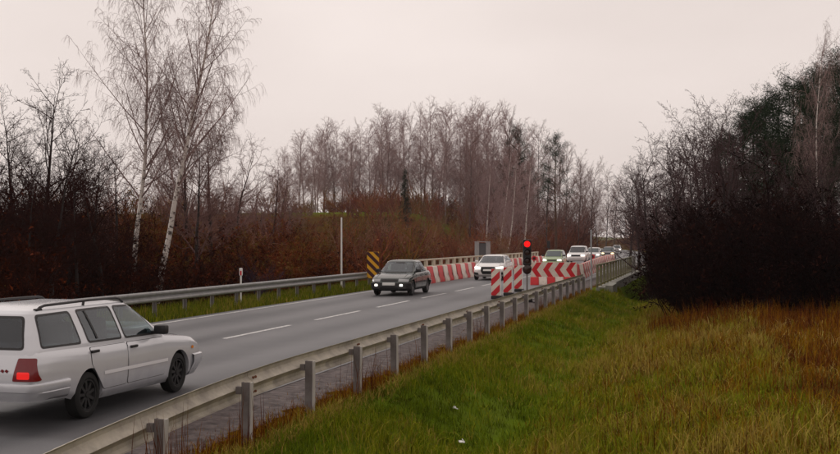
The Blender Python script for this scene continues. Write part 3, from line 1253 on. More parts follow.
# red badge strokes on the tailgate
bd = MB()
for k, dx in enumerate((0.0, 0.055, 0.11)):
    p = wbody.end(-(0.47 - dx), 0.70, -1)
    bd.box((p[0] - 0.008, p[1], 0.70), (0.006, 0.035, 0.03), Matrix.Rotation(0.5, 4, 'X'))
bd.build('badge', M_TAIL, wag)
lp = wcab.side(-1.62, 0.9, -1)

# --- dark saloon coming towards us
SALOON = dict(
    open=True, seats=[(-0.28, -0.34), (-0.28, 0.34), (-0.95, -0.34), (-0.95, 0.34)], dash=0.62,
    hw=0.82, wr=0.295, arch=0.34, axles=(1.27, -1.18), spokes=7, rim=M_RIM,
    top=[(-2.1, 0.90), (-1.4, 0.945), (-0.8, 0.92), (0.6, 0.89), (1.0, 0.87), (1.6, 0.78), (1.95, 0.69), (2.1, 0.63)],
    bottom=[(-2.1, 0.33), (-1.5, 0.22), (1.5, 0.20), (2.1, 0.22)],
    body=([0, 0.12, 0.35, 0.55, 0.75, 0.9, 1.0], [-2.00, -2.05, -2.08, -2.07, -2.04, -2.0, -1.95], [2.0, 2.06, 2.08, 2.07, 2.03, 1.98, 1.90],
          [0.74, 0.80, 0.818, 0.82, 0.812, 0.795, 0.755], 9.0),
    cabin=[(0.84, -1.55, 1.06, 0.765), (0.93, -1.42, 0.93, 0.75), (1.10, -1.18, 0.62, 0.70), (1.28, -0.93, 0.28, 0.635), (1.345, -0.83, 0.15, 0.60), (1.375, -0.78, 0.08, 0.56)],
    cab_n=8, roof_crown=0.045,
    windows=[[(-0.14, 0.945), (0.70, 0.945), (0.22, 1.305), (-0.22, 1.315)], [(-1.10, 0.955), (-0.22, 0.945), (-0.30, 1.315), (-0.76, 1.30)]],
    doors=[([(-0.16, 0.33), (0.84, 0.33), (0.84, 0.86), (-0.14, 0.87)], (0.0, 0.78)), ([(-0.78, 0.33), (-0.19, 0.33), (-0.17, 0.87), (-1.0, 0.88), (-1.0, 0.66)], (-0.9, 0.79))],
    moulding=[(-0.80, 0.53, 0.90, 0.52, 0.025)], mould_mat=M_BLACK,
    sill=(-0.8, 0.92, 0.225, 0.30),
    mirror=(0.60, 0.955), mirror_mat=M_BLACK,
    screen=[(-0.66, 0.94), (0.66, 0.94), (0.53, 1.315), (-0.53, 1.315)],
    backlight=[(-0.6, 0.98), (0.6, 0.98), (0.5, 1.29), (-0.5, 1.29)],
    bits=[('headlight', 'f', [(0.38, 0.57), (0.76, 0.57), (0.76, 0.665), (0.38, 0.68)], M_LENS, 0.010),
          ('grille', 'f', [('c',), (-0.34, 0.575), (0.34, 0.575), (0.34, 0.665), (-0.34, 0.665)], M_BLACK, 0.008),
          ('fog_lamp', 'f', [(0.45, 0.385), (0.575, 0.385), (0.575, 0.46), (0.45, 0.46)], M_LAMPW, 0.052),
          ('number_plate', 'f', [('c',), (-0.26, 0.42), (0.26, 0.42), (0.26, 0.52), (-0.26, 0.52)], M_PLATE, 0.052),
          ('air_intake', 'f', [('c',), (-0.38, 0.27), (0.38, 0.27), (0.38, 0.36), (-0.38, 0.36)], M_SEAM, 0.046),
          ('tail_light', 'r', [(0.45, 0.66), (0.78, 0.66), (0.76, 0.82), (0.45, 0.82)], M_TAIL, 0.010)],
    bumpers=[(-1, -1.56, [(0.235, 0.0), (0.25, 0.02), (0.42, 0.034), (0.53, 0.034), (0.545, 0.0)], None, 'rear_bumper'),
             (1, 1.66, [(0.20, 0.0), (0.22, 0.02), (0.30, 0.036), (0.51, 0.036), (0.53, 0.0)], M_BLACK, 'front_bumper')],
    lids=[(1.1, 1.88, 0.58)],
)
sal, sbody, scab = make_car('sedan', 'dark green-grey sedan with two lit fog lamps beside the yellow striped marker', P_DGREEN, SALOON, (-12.05, 44.75, 0.004), math.radians(-90))
ov = MB()
for sg in (-1, 1):
    ov.box((1.0, sg * 0.2, 0.925), (0.03, 0.5, 0.012), Matrix.Rotation(sg * 0.1, 4, 'Z'))
ov.build('wiper', M_BLACK, sal)

# --- white hatchback with a big dark grille
HATCH = dict(
    open=True, seats=[(-0.30, -0.36), (-0.30, 0.36), (-1.1, -0.36), (-1.1, 0.36)], dash=0.62,
    hw=0.90, wr=0.325, arch=0.365, axles=(1.36, -1.28), spokes=10, rim=M_RIM,
    top=[(-2.3, 0.98), (-1.2, 0.98), (0.6, 0.94), (1.0, 0.93), (1.7, 0.86), (2.1, 0.76), (2.3, 0.68)],
    bottom=[(-2.3, 0.34), (-1.6, 0.22), (1.6, 0.20), (2.3, 0.22)],
    body=([0, 0.12, 0.35, 0.55, 0.75, 0.9, 1.0], [-2.10, -2.17, -2.2, -2.19, -2.15, -2.1, -2.05], [2.08, 2.16, 2.2, 2.19, 2.13, 2.06, 1.95],
          [0.80, 0.87, 0.895, 0.90, 0.89, 0.865, 0.82], 5.5),
    cabin=[(0.88, -2.0, 1.10, 0.83), (0.98, -1.88, 0.93, 0.81), (1.12, -1.68, 0.64, 0.76), (1.28, -1.42, 0.30, 0.68), (1.345, -1.25, 0.14, 0.63), (1.37, -1.15, 0.05, 0.58)],
    cab_n=7, roof_crown=0.045,
    windows=[[(-0.18, 0.985), (0.66, 0.985), (0.18, 1.30), (-0.26, 1.31)], [(-1.45, 1.0), (-0.26, 0.985), (-0.34, 1.31), (-1.05, 1.285)]],
    doors=[([(-0.18, 0.35), (0.86, 0.35), (0.86, 0.90), (-0.16, 0.92)], (0.0, 0.84)), ([(-0.85, 0.35), (-0.21, 0.35), (-0.19, 0.92), (-1.1, 0.94), (-1.1, 0.70)], (-0.95, 0.86))],
    mirror=(0.58, 1.0), mirror_mat=P_WHITE, handle_mat=P_WHITE,
    screen=[(-0.70, 0.97), (0.70, 0.97), (0.55, 1.315), (-0.55, 1.315)],
    backlight=[(-0.6, 1.02), (0.6, 1.02), (0.5, 1.29), (-0.5, 1.29)], glass=M_GLASSD,
    bits=[('headlight', 'f', [(0.44, 0.62), (0.82, 0.66), (0.80, 0.77), (0.44, 0.73)], M_LAMPW, 0.010),
          ('grille', 'f', [('c',), (-0.30, 0.36), (0.30, 0.36), (0.40, 0.52), (0.38, 0.72), (-0.38, 0.72), (-0.40, 0.52)], M_SEAM, 0.040),
          ('air_intake', 'f', [(0.50, 0.32), (0.80, 0.32), (0.78, 0.46), (0.54, 0.42)], M_SEAM, 0.040),
          ('number_plate', 'f', [('c',), (-0.26, 0.50), (0.26, 0.50), (0.26, 0.60), (-0.26, 0.60)], M_PLATE, 0.046),
          ('tail_light', 'r', [(0.45, 0.70), (0.80, 0.70), (0.80, 0.86), (0.45, 0.86)], M_TAIL, 0.010)],
    bumpers=[(1, 1.78, [(0.20, 0.0), (0.22, 0.02), (0.32, 0.034), (0.56, 0.032), (0.60, 0.0)], None, 'front_bumper')],
    lids=[(1.15, 2.0, 0.62)],
)
make_car('hatchback', 'white hatchback with large dark grille driving beside the barriers', P_WHITE, HATCH, (-11.55, 63.3, 0.004), math.radians(-89))

# --- small pale green hatchback, taller
SMALL = dict(HATCH)
SMALL.update(open=False, hw=0.82, wr=0.29, arch=0.33, axles=(1.22, -1.2),
    top=[(-2.3, 0.96), (0.6, 0.93), (1.0, 0.91), (1.6, 0.82), (1.9, 0.74), (2.3, 0.66)],
    body=([0, 0.12, 0.35, 0.55, 0.75, 0.9, 1.0], [-1.84, -1.9, -1.92, -1.91, -1.88, -1.85, -1.8], [1.84, 1.9, 1.92, 1.91, 1.86, 1.8, 1.72],
          [0.74, 0.80, 0.815, 0.82, 0.81, 0.79, 0.75], 6.0),
    cabin=[(0.86, -1.82, 1.15, 0.76), (0.96, -1.78, 0.98, 0.75), (1.14, -1.70, 0.70, 0.71), (1.34, -1.58, 0.38, 0.65), (1.41, -1.50, 0.26, 0.61), (1.44, -1.42, 0.18, 0.56)],
    windows=[[(-0.10, 0.975), (0.74, 0.975), (0.30, 1.36), (-0.18, 1.37)], [(-1.30, 0.985), (-0.18, 0.975), (-0.26, 1.37), (-1.20, 1.35)]],
    doors=[([(-0.12, 0.35), (0.78, 0.35), (0.78, 0.88), (-0.1, 0.90)], (0.0, 0.82)), ([(-0.80, 0.35), (-0.15, 0.35), (-0.13, 0.90), (-1.05, 0.92), (-1.05, 0.70)], (-0.9, 0.84))],
    mirror=(0.62, 1.0), mirror_mat=M_BLACK, handle_mat=M_BLACK,
    screen=[(-0.62, 0.96), (0.62, 0.96), (0.52, 1.38), (-0.52, 1.38)],
    backlight=[(-0.58, 1.0), (0.58, 1.0), (0.5, 1.35), (-0.5, 1.35)], glass=M_GLASS,
    bits=[('headlight', 'f', [(0.42, 0.60), (0.74, 0.60), (0.72, 0.74), (0.44, 0.72)], M_LAMPW, 0.010),
          ('grille', 'f', [('c',), (-0.36, 0.60), (0.36, 0.60), (0.36, 0.70), (-0.36, 0.70)], M_BLACK, 0.010),
          ('number_plate', 'f', [('c',), (-0.26, 0.40), (0.26, 0.40), (0.26, 0.50), (-0.26, 0.50)], M_PLATE, 0.046),
          ('tail_light', 'r', [(0.5, 0.70), (0.76, 0.70), (0.76, 0.9), (0.5, 0.9)], M_TAIL, 0.010)],
    bumpers=[(1, 1.55, [(0.20, 0.0), (0.22, 0.02), (0.32, 0.034), (0.52, 0.032), (0.54, 0.0)], None, 'front_bumper')],
    lids=[])
make_car('hatchback', 'small pale green hatchback queuing behind the chevron board', P_GREEN, SMALL, (-11.5, 90.5, 0.004), math.radians(-90))

# --- tall white utility car
SUV = dict(SMALL)
SUV.update(hw=0.92, wr=0.35, arch=0.40, axles=(1.42, -1.40),
    top=[(-2.5, 1.10), (0.8, 1.08), (1.2, 1.06), (1.9, 1.0), (2.2, 0.88), (2.5, 0.78)],
    bottom=[(-2.5, 0.42), (-1.8, 0.28), (1.8, 0.28), (2.5, 0.32)],
    body=([0, 0.12, 0.35, 0.55, 0.75, 0.9, 1.0], [-2.2, -2.26, -2.3, -2.29, -2.26, -2.22, -2.18], [2.2, 2.27, 2.3, 2.29, 2.26, 2.2, 2.12],
          [0.84, 0.90, 0.918, 0.92, 0.91, 0.89, 0.85], 7.0),
    cabin=[(1.0, -2.2, 1.25, 0.86), (1.10, -2.17, 1.10, 0.85), (1.30, -2.1, 0.84, 0.80), (1.58, -1.98, 0.48, 0.72), (1.66, -1.92, 0.36, 0.68), (1.70, -1.85, 0.28, 0.62)],
    windows=[[(-0.10, 1.12), (0.86, 1.12), (0.40, 1.60), (-0.16, 1.61)], [(-1.05, 1.12), (-0.18, 1.12), (-0.24, 1.61), (-1.10, 1.60)], [(-2.0, 1.13), (-1.15, 1.12), (-1.2, 1.60), (-1.88, 1.58)]],
    doors=[([(-0.12, 0.42), (0.92, 0.42), (0.92, 1.03), (-0.1, 1.05)], (0.0, 0.95)), ([(-0.90, 0.42), (-0.15, 0.42), (-0.13, 1.05), (-1.05, 1.06), (-1.05, 0.85)], (-0.9, 0.97))],
    mirror=(0.72, 1.15), mirror_mat=M_BLACK,
    screen=[(-0.72, 1.12), (0.72, 1.12), (0.60, 1.62), (-0.60, 1.62)],
    backlight=[(-0.66, 1.14), (0.66, 1.14), (0.58, 1.58), (-0.58, 1.58)], glass=M_GLASSD,
    bits=[('headlight', 'f', [(0.48, 0.74), (0.84, 0.74), (0.82, 0.90), (0.50, 0.88)], M_LAMPW, 0.010),
          ('grille', 'f', [('c',), (-0.42, 0.72), (0.42, 0.72), (0.42, 0.88), (-0.42, 0.88)], M_SEAM, 0.010),
          ('number_plate', 'f', [('c',), (-0.26, 0.50), (0.26, 0.50), (0.26, 0.60), (-0.26, 0.60)], M_PLATE, 0.046),
          ('tail_light', 'r', [(0.6, 0.80), (0.86, 0.80), (0.86, 1.0), (0.6, 1.0)], M_TAIL, 0.010)],
    bumpers=[(1, 1.90, [(0.28, 0.0), (0.30, 0.02), (0.42, 0.034), (0.64, 0.032), (0.66, 0.0)], None, 'front_bumper')])
make_car('utility_car', 'tall white utility car following the pale green hatchback', P_WHITE, SUV, (-11.5, 108.5, 0.004), math.radians(-90))


def rx(y, u=-12.0):
    return u + float(shift(y))


FAR1 = dict(SMALL)
FAR1['bits'] = [q if q[0] != 'headlight' else ('headlight', 'f', q[2], M_LAMPY, 0.012) for q in SMALL['bits']]
make_car('hatchback', 'distant white car just behind the tall white utility car', P_WHITE2, SMALL, (-11.6, 126.0, 0.004), math.radians(-90))
make_car('hatchback', 'distant grey car with yellowish headlights near the railing end pillar', P_GREY, FAR1, (rx(141, -11.0), 141.0, 0.004), math.radians(-90))
make_car('hatchback', 'farthest white car with bright headlights among the dark trees', P_WHITE2, SMALL, (rx(205, -11.5), 205.0, 0.004), math.radians(-87))

# ------------------------------------------------------------------ road works
# plastic barriers: tapered blocks, alternately red and white
def barrier_mesh(nm):
    L, H = 1.12, 0.86
    prof = [(-0.26, 0.0), (0.26, 0.0), (0.26, 0.12), (0.16, 0.34), (0.10, H - 0.05), (0.06, H), (-0.06, H), (-0.10, H - 0.05), (-0.16, 0.34), (-0.26, 0.12)]
    b = MB()
    b.prism(prof, L, 'y', -L / 2)
    es = [e for e in b.bm.edges if abs(e.verts[0].co.y - e.verts[1].co.y) < 1e-5]
    bmesh.ops.bevel(b.bm, geom=es, offset=0.025, segments=2, affect='EDGES')
    return b.mesh(nm, 35)


ORD = ['first', 'second', 'third', 'fourth', 'fifth', 'sixth', 'seventh', 'eighth', 'ninth', 'tenth', 'eleventh', 'twelfth', 'thirteenth', 'fourteenth', 'fifteenth', 'sixteenth', 'seventeenth', 'eighteenth', 'nineteenth', 'twentieth'] + ['twenty-' + q for q in ('first', 'second', 'third', 'fourth', 'fifth', 'sixth', 'seventh', 'eighth', 'ninth')] + ['thirtieth'] + ['thirty-' + q for q in ('first', 'second', 'third', 'fourth', 'fifth', 'sixth', 'seventh', 'eighth', 'ninth')] + ['fortieth']
bar_r, bar_w = barrier_mesh('barrier_red'), barrier_mesh('barrier_white')
bar_r.materials.append(M_PRED)
bar_w.materials.append(M_PWHITE)
rec_me = MB().box((0.0, 0.0, 0.90), (0.05, 0.14, 0.10), bev=0.01).mesh('lifting_lug')


def barrier(x, y, rz, red, label, group, lug=False):
    o = link('barrier', bar_r if red else bar_w)
    o.location = (x, y, 0.004)
    o.rotation_euler = (0, 0, rz)
    tag(o, label, 'barrier', group)
    return o


y = 54.0
k = 0
while y < 116:
    barrier(-13.75 + rnd.uniform(-0.03, 0.03) + 0.0, y, rnd.uniform(-0.03, 0.03), k % 2 == 0,
            ORD[k // 2] + (' red' if k % 2 == 0 else ' white') + ' plastic barrier from the near end of the far roadside row', 'barriers along the far road edge')
    y += 1.15
    k += 1
# row that closes the near lane
path = [(-7.2, 62.0), (-6.8, 66.0), (-8.4, 100.0), (-8.7, 116)]
acc = 0.0
seg = [(np.array(a), np.array(b_)) for a, b_ in zip(path[:-1], path[1:])]
k = 0
d0 = 0.0
for a, b_ in seg:
    L = np.linalg.norm(b_ - a)
    while d0 < L:
        p = a + (b_ - a) * d0 / L
        an = math.atan2(-(b_ - a)[0], (b_ - a)[1])
        barrier(p[0], p[1], an, k % 2 == 0, ORD[k // 2] + (' red' if k % 2 == 0 else ' white') + ' plastic barrier from the near end of the row closing the near lane', 'barriers closing the near lane')
        k += 1
        d0 += 1.15
    d0 -= L

# chevron board
cb = thing('chevron_board', 'wide red and white chevron board pointing left', 'sign', (*at(554, 58.5), 0.0), math.radians(12))
W_, H_, Z_ = 2.40, 0.78, 0.30
MB().box((0, 0.0, Z_ + H_ / 2), (W_, 0.03, H_), bev=0.006).build('panel', M_SWHITE, cb)
for k in range(4):
    x0 = -W_ / 2 + 0.02 + k * 0.60
    w_ = 0.28
    pts = [(x0, Z_ + H_ / 2), (x0 + 0.26, Z_ + 0.01), (x0 + 0.26 + w_, Z_ + 0.01), (x0 + w_, Z_ + H_ / 2), (x0 + 0.26 + w_, Z_ + H_ - 0.01), (x0 + 0.26, Z_ + H_ - 0.01)]
    b = MB()
    b.prism([pts[0], pts[1], pts[2], pts[3]], 0.004, 'y', -0.019)
    b.prism([pts[0], pts[3], pts[4], pts[5]], 0.004, 'y', -0.019)
    b.build('chevron', M_SRED, cb)
for sx in (-0.8, 0.8):
    MB().box((sx, 0.04, 0.5), (0.05, 0.04, 1.0)).build('leg', M_POST, cb)
    MB().box((sx, 0.03, 0.06), (0.25, 0.6, 0.12), bev=0.02).build('foot', M_BLACK, cb)

for k in range(5):
    x_, y_ = at(534.5 + 8.2 * k, 55.6)
    o = barrier(x_, y_, math.radians(90 + 14), k % 2 == 0, ('red' if k % 2 == 0 else 'white') + ' low block, %s from the left, under the chevron board' % ORD[k], 'low blocks under the chevron board')
    o.scale = (0.6, 0.36, 0.46)
    o.name = 'barrier_block'

# guide plates with diagonal stripes
def plate(x, y, label, w=0.33, h=1.02, z0=0.12, rz=0.2, ca=M_SRED, cw=M_SWHITE, up=1, nm='guide_plate', grp=None, n=2, base=True, sw=0.30):
    root = thing(nm, label, 'sign', (x, y, 0), rz, grp)
    b = MB().box((0, 0, z0 + h / 2), (w, 0.03, h), bev=0.008).build('panel', cw, root)
    per = h / n
    for k in range(-1, n + 1):
        # diagonal stripe clipped to the plate
        za = z0 + k * per
        rise_ = w * 1.0 * up
        quad = [(-w / 2, za - rise_ / 2), (w / 2, za + rise_ / 2), (w / 2, za + rise_ / 2 + per * 0.52), (-w / 2, za - rise_ / 2 + per * 0.52)]
        poly = clipz(quad, z0 + 0.006, z0 + h - 0.006)
        if len(poly) >= 3:
            MB().prism(poly, 0.004, 'y', -0.0195).build('stripe', ca, root)
    if base:
        MB().box((w / 2 + 0.02, 0.02, (z0 + h) / 2), (0.045, 0.045, z0 + h)).build('post', M_WHITE, root)
        MB().box((0.05, 0, 0.06), (0.4, 0.8, 0.12), bev=0.02).build('foot', M_BLACK, root)
    else:
        MB().cyl((0, 0.04, 0), (0, 0.04, z0 + h), 0.03, n=10).build('post', M_POST, root)
    return root


def clipz(poly, lo, hi):
    for lim, sg in ((lo, 1), (hi, -1)):
        out = []
        for i in range(len(poly)):
            a, b_ = poly[i - 1], poly[i]
            ia, ib = (a[1] - lim) * sg >= 0, (b_[1] - lim) * sg >= 0
            if ia != ib:
                t = (lim - a[1]) / (b_[1] - a[1])
                out.append((a[0] + (b_[0] - a[0]) * t, lim))
            if ib:
                out.append(b_)
        poly = out
        if not poly:
            break
    return poly


plate(*at(495.5, 42.5), 'nearest red striped guide plate left of the traffic light', rz=0.12)
plate(*at(507.5, 45.0), 'middle red striped guide plate left of the traffic light', rz=0.12)
plate(*at(518, 48.5), 'red striped guide plate just beside the traffic light', rz=0.12)
xm, ym = at(373, 53.2)
plate(xm, ym, 'yellow marker board with dark diagonal stripes at the end of the grey guardrail', w=0.58, h=1.26, z0=0.42, rz=0.18, ca=M_SDARK, cw=M_SYEL, up=-1, nm='marker_board', n=3, base=False)

# traffic light
xt, yt = at(527, 40.2)
tl = thing('traffic_light', 'portable traffic light showing red beside the near guardrail', 'traffic light', (xt, yt, -0.03), 0.22)
MB().box((0, 0, 1.82), (0.30, 0.18, 0.92), bev=0.03).build('housing', M_BLACK, tl)
for k, m_ in enumerate((M_REDLIT, M_LENSDK, M_LENSDK)):
    zc = 2.12 - 0.30 * k
    l_ = MB().sph((0, -0.088, zc), 0.115, (1, 0.25, 1), n=20).build('lens', m_, tl, 60)
    v = MB()
    for q in range(9):
        a0, a1 = math.pi * (q / 9), math.pi * ((q + 1) / 9)
        r_ = 0.125
        v.box((r_ * math.cos((a0 + a1) / 2), -0.15, zc + r_ * math.sin((a0 + a1) / 2)), (0.006, 0.13, r_ * math.pi / 9 * 1.05), Matrix.Rotation(-((a0 + a1) / 2), 4, 'Y'))
    v.build('visor', M_BLACK, tl)
MB().sph((0, 0.0, 1.22), 0.17, (1, 0.7, 1.15), n=16).build('counter_box', M_LENSDK, tl, 60)
MB().cyl((0, 0.02, 0.3), (0, 0.02, 1.4), 0.03, n=10).build('pole', M_POST, tl)
MB().box((0, 0.05, 0.24), (0.36, 0.5, 0.42), bev=0.03).build('battery_box', M_BLACK, tl)
tl_leg = MB()
for sx in (-1, 1):
    tl_leg.box((sx * 0.25, 0.05, 0.02), (0.06, 0.7, 0.05))
tl_leg.build('foot', M_BLACK, tl)

# back of a second signal behind the queue
xs_, ys_ = at(548.5, 112)
t2 = thing('signal_post', 'small dark signal on a post above the pale green hatchback', 'traffic light', (-8.1 - 0.0, 112.0, 0.0), 0.2)
t2.location = (xs_, ys_, 0)
MB().box((0, 0, 1.85), (0.3, 0.2, 0.75), bev=0.03).build('housing', M_BLACK, t2)
MB().cyl((0, 0, 0.1), (0, 0, 1.6), 0.035, n=8).build('pole', M_DGREY, t2)
MB().box((0, 0, 0.12), (0.5, 0.5, 0.24), bev=0.03).build('base', M_BLACK, t2)

# round warning lamps on the barriers
for (px, z_, lab) in ((534, 86, 'round red warning lamp above the far barriers beside the traffic light'), (592.5, 96, 'round red warning lamp on the barriers behind the bridge railing')):
    x_, y_ = at(px, z_)
    wl_ = thing('warning_lamp', lab, 'lamp', (x_, y_, 0.0), 0.2)
    MB().cyl((0, 0.03, 0.86), (0, -0.05, 0.86), 0.20, n=20).build('lamp_ring', M_SRED, wl_)
    MB().cyl((0, -0.055, 0.86), (0, -0.075, 0.86), 0.10, n=20).build('lens', M_LENSDK, wl_)
    MB().box((0, 0.06, 0.36), (0.05, 0.05, 0.72)).build('stem', M_POST, wl_)
    wl_.children[0].location.z = wl_.children[1].location.z = 0.0
    MB().box((0, 0.02, 0.03), (0.4, 0.4, 0.06)).build('foot', M_BLACK, wl_)

# ------------------------------------------------------------------ poles, marker post, cabinet
xp, yp = at(341.5, 53.0)
p = thing('white_pole', 'tall thin white pole behind the grey guardrail', 'pole', (xp, yp, tz(xp, yp)))
MB().cyl((0, 0, 0), (0, 0, 3.35), 0.045, 0.035, n=10).build('shaft', M_WHITE, p)
MB().sph((0, 0, 3.35), 0.037, n=10).build('cap', M_WHITE, p)
xp, yp = at(591.2, 50.5)
p = thing('grey_pole', 'thin grey pole at the start of the olive bridge railing', 'pole', (xp, yp, tz(xp, yp)))
MB().cyl((0, 0, 0), (0, 0, 2.68 - tz(xp, yp)), 0.04, 0.035, n=10).build('shaft', M_GREY, p)
MB().sph((0, 0, 2.68 - tz(xp, yp)), 0.037, n=10).build('cap', M_GREY, p)

xp, yp = at(241, 40.3)
dp = thing('marker_post', 'short white marker post with red patch behind the grey guardrail', 'post', (xp, yp, tz(xp, yp)), 0.3)
hz_ = 1.22 - tz(xp, yp)
MB().box((0, 0, hz_ / 2 - 0.1), (0.06, 0.04, hz_ - 0.2), bev=0.01).build('stem', M_WHITE, dp)
MB().box((0, 0, hz_ - 0.14), (0.12, 0.07, 0.28), bev=0.03).build('head', M_WHITE, dp)
MB().box((0.0, -0.037, hz_ - 0.18), (0.06, 0.006, 0.16)).build('red_patch', M_SRED, dp)

xp, yp = at(482.5, 84)
cbn = thing('roadside_cabinet', 'grey panelled cabinet beyond the railing behind the white hatchback', 'cabinet', (xp, yp, tz(xp, yp)), 0.2)
zb = -tz(xp, yp)
b = MB()
for sx in (-0.42, 0.42):
    MB().box((sx, 0, zb / 2 + 1.05), (0.34, 0.4, zb + 2.1), bev=0.01).build('side_panel', M_GREY, cbn)
MB().box((0, 0.05, zb / 2 + 1.02), (0.50, 0.3, zb + 2.04), bev=0.01).build('middle_panel', M_DGREY, cbn)
MB().box((0, 0, zb + 2.14), (1.22, 0.46, 0.06), bev=0.01).build('roof', M_GREY, cbn)

# ------------------------------------------------------------------ vegetation
def prisms(P0, P1, R0, R1, k=3, tint=None):
    """open k-sided tubes for arrays of segments -> V, F, T"""
    P0, P1 = np.asarray(P0, float), np.asarray(P1, float)
    R0, R1 = np.asarray(R0, float), np.asarray(R1, float)
    D = P1 - P0
    D /= np.maximum(np.linalg.norm(D, axis=1, keepdims=True), 1e-9)
    ref = np.where(np.abs(D[:, 2:3]) > 0.9, np.array([[1.0, 0, 0]]), np.array([[0, 0, 1.0]]))
    U = np.cross(D, ref)
    U /= np.maximum(np.linalg.norm(U, axis=1, keepdims=True), 1e-9)
    W = np.cross(D, U)
    n = len(P0)
    V = np.empty((n, 2 * k, 3))
    for j in range(k):
        a = 2 * math.pi * j / k
        o = math.cos(a) * U + math.sin(a) * W
        V[:, j] = P0 + o * R0[:, None]
        V[:, k + j] = P1 + o * R1[:, None]
    base = np.arange(n)[:, None] * 2 * k
    F = np.concatenate([base + np.array([[j, (j + 1) % k, k + (j + 1) % k, k + j]]) for j in range(k)])
    T = np.repeat(np.zeros(n) if tint is None else np.asarray(tint), 2 * k)
    return V.reshape(-1, 3), F, T


def vnorm(v):
    l = math.sqrt(v[0] * v[0] + v[1] * v[1] + v[2] * v[2]) or 1.0
    return (v[0] / l, v[1] / l, v[2] / l)


def grow_tree(r, H, rad, prm):
    """returns segs[level] = list of (p0,p1,r0,r1)"""
    segs = {0: [], 1: [], 2: [], 3: [], 4: []}
    maxl = prm['levels']

    def branch(p, d, L, rad, lev):
        ns = prm['nseg'][lev]
        sl = L / ns
        pts = [p]
        dirs = []
        for i in range(ns):
            w = prm['wander'][lev]
            g = prm['grav'][lev]
            d = vnorm((d[0] + r.gauss(0, w), d[1] + r.gauss(0, w), d[2] + r.gauss(0, w) + g * (1 if lev < prm.get('droop_from', 9) else (i + 1) / ns * 2)))
            q = (p[0] + d[0] * sl, p[1] + d[1] * sl, p[2] + d[2] * sl)
            t0, t1 = i / ns, (i + 1) / ns
            e = prm['taper'][lev]
            segs[lev].append((p, q, rad * (1 - e * t0), rad * (1 - e * t1)))
            p = q
            pts.append(p)
            dirs.append(d)
        if lev >= maxl:
            return
        nb = prm['nb'][lev]
        nb = max(1, int(nb * (0.75 + 0.5 * r.random()) * (L / (prm['ref'][lev] or L)) ** 0.7)) if lev else nb
        for k in range(nb):
            s0 = prm['start'][lev]
            t = s0 + (1 - s0) * (k + r.random()) / nb
            t = min(t, 0.995)
            i = int(t * ns)
            fr = t * ns - i
            a, b_ = pts[i], pts[i + 1]
            bp = (a[0] + (b_[0] - a[0]) * fr, a[1] + (b_[1] - a[1]) * fr, a[2] + (b_[2] - a[2]) * fr)
            dd = dirs[i]
            # perpendicular direction
            az = r.random() * 2 * math.pi
            ref = (1, 0, 0) if abs(dd[2]) > 0.8 else (0, 0, 1)
            ux = vnorm((dd[1] * ref[2] - dd[2] * ref[1], dd[2] * ref[0] - dd[0] * ref[2], dd[0] * ref[1] - dd[1] * ref[0]))
            vx = (dd[1] * ux[2] - dd[2] * ux[1], dd[2] * ux[0] - dd[0] * ux[2], dd[0] * ux[1] - dd[1] * ux[0])
            ang = math.radians(prm['angle'][lev] + r.uniform(-14, 14))
            ca, sa = math.cos(ang), math.sin(ang)
            o = tuple(math.cos(az) * ux[m] + math.sin(az) * vx[m] for m in range(3))
            nd = tuple(dd[m] * ca + o[m] * sa for m in range(3))
            shp = prm['shape'](t) if lev == 0 else (1 - 0.55 * t)
            nl = L * prm['ratio'][lev] * shp * r.uniform(0.7, 1.15)
            tr = rad * (1 - prm['taper'][lev] * t)
            branch(bp, nd, nl, max(tr * prm['rr'][lev], prm['rmin'][lev + 1]), lev + 1)

    for (off, lean, hh, rr_) in prm.get('stems', [((0, 0), (0, 0), 1.0, 1.0)]):
        branch((off[0], off[1], -0.25), vnorm((lean[0], lean[1], 1.0)), H * hh, rad * rr_, 0)
    return segs


def seg_mesh(segs, levels, sides, r, tint_fn=None):
    Vs, Fs, Ts = [], [], []
    n = 0
    for lv in levels:
        s = segs[lv]
        if not s:
            continue
        P0 = np.array([q[0] for q in s])
        P1 = np.array([q[1] for q in s])
        R0 = np.array([q[2] for q in s])
        R1 = np.array([q[3] for q in s])
        # overlap a little so that joints close
        P1 = P1 + (P1 - P0) * 0.03
        t = np.full(len(s), lv / 4.0)
        if tint_fn:
            t = tint_fn(lv, len(s))
        V, F, T = prisms(P0, P1, R0, R1, sides[lv], t)
        Vs.append(V)
        Fs.append(F + n)
        Ts.append(T)
        n += len(V)
    return np.concatenate(Vs), np.concatenate(Fs), np.concatenate(Ts)


SIDES = {0: 9, 1: 5, 2: 3, 3: 3, 4: 3}
NP_T = np.random.default_rng(5)


def tree_proto(seed, H, rad, prm, trunk_levels=(0,)):
    r = random.Random(seed)
    segs = grow_tree(r, H, rad, prm)
    V, F, T = seg_mesh(segs, trunk_levels, SIDES, r)
    tm = npmesh('trunk', V, [F], T, smooth=True)
    lv = [l for l in range(0, 5) if l not in trunk_levels and segs[l]]
    V, F, T = seg_mesh(segs, lv, SIDES, r, lambda l, n: np.clip(NP_T.normal(0.5, 0.18, n), 0, 1))
    cm = npmesh('crown', V, [F], T, smooth=False)
    print('tree', seed, {k: len(v) for k, v in segs.items()})
    return tm, cm, segs


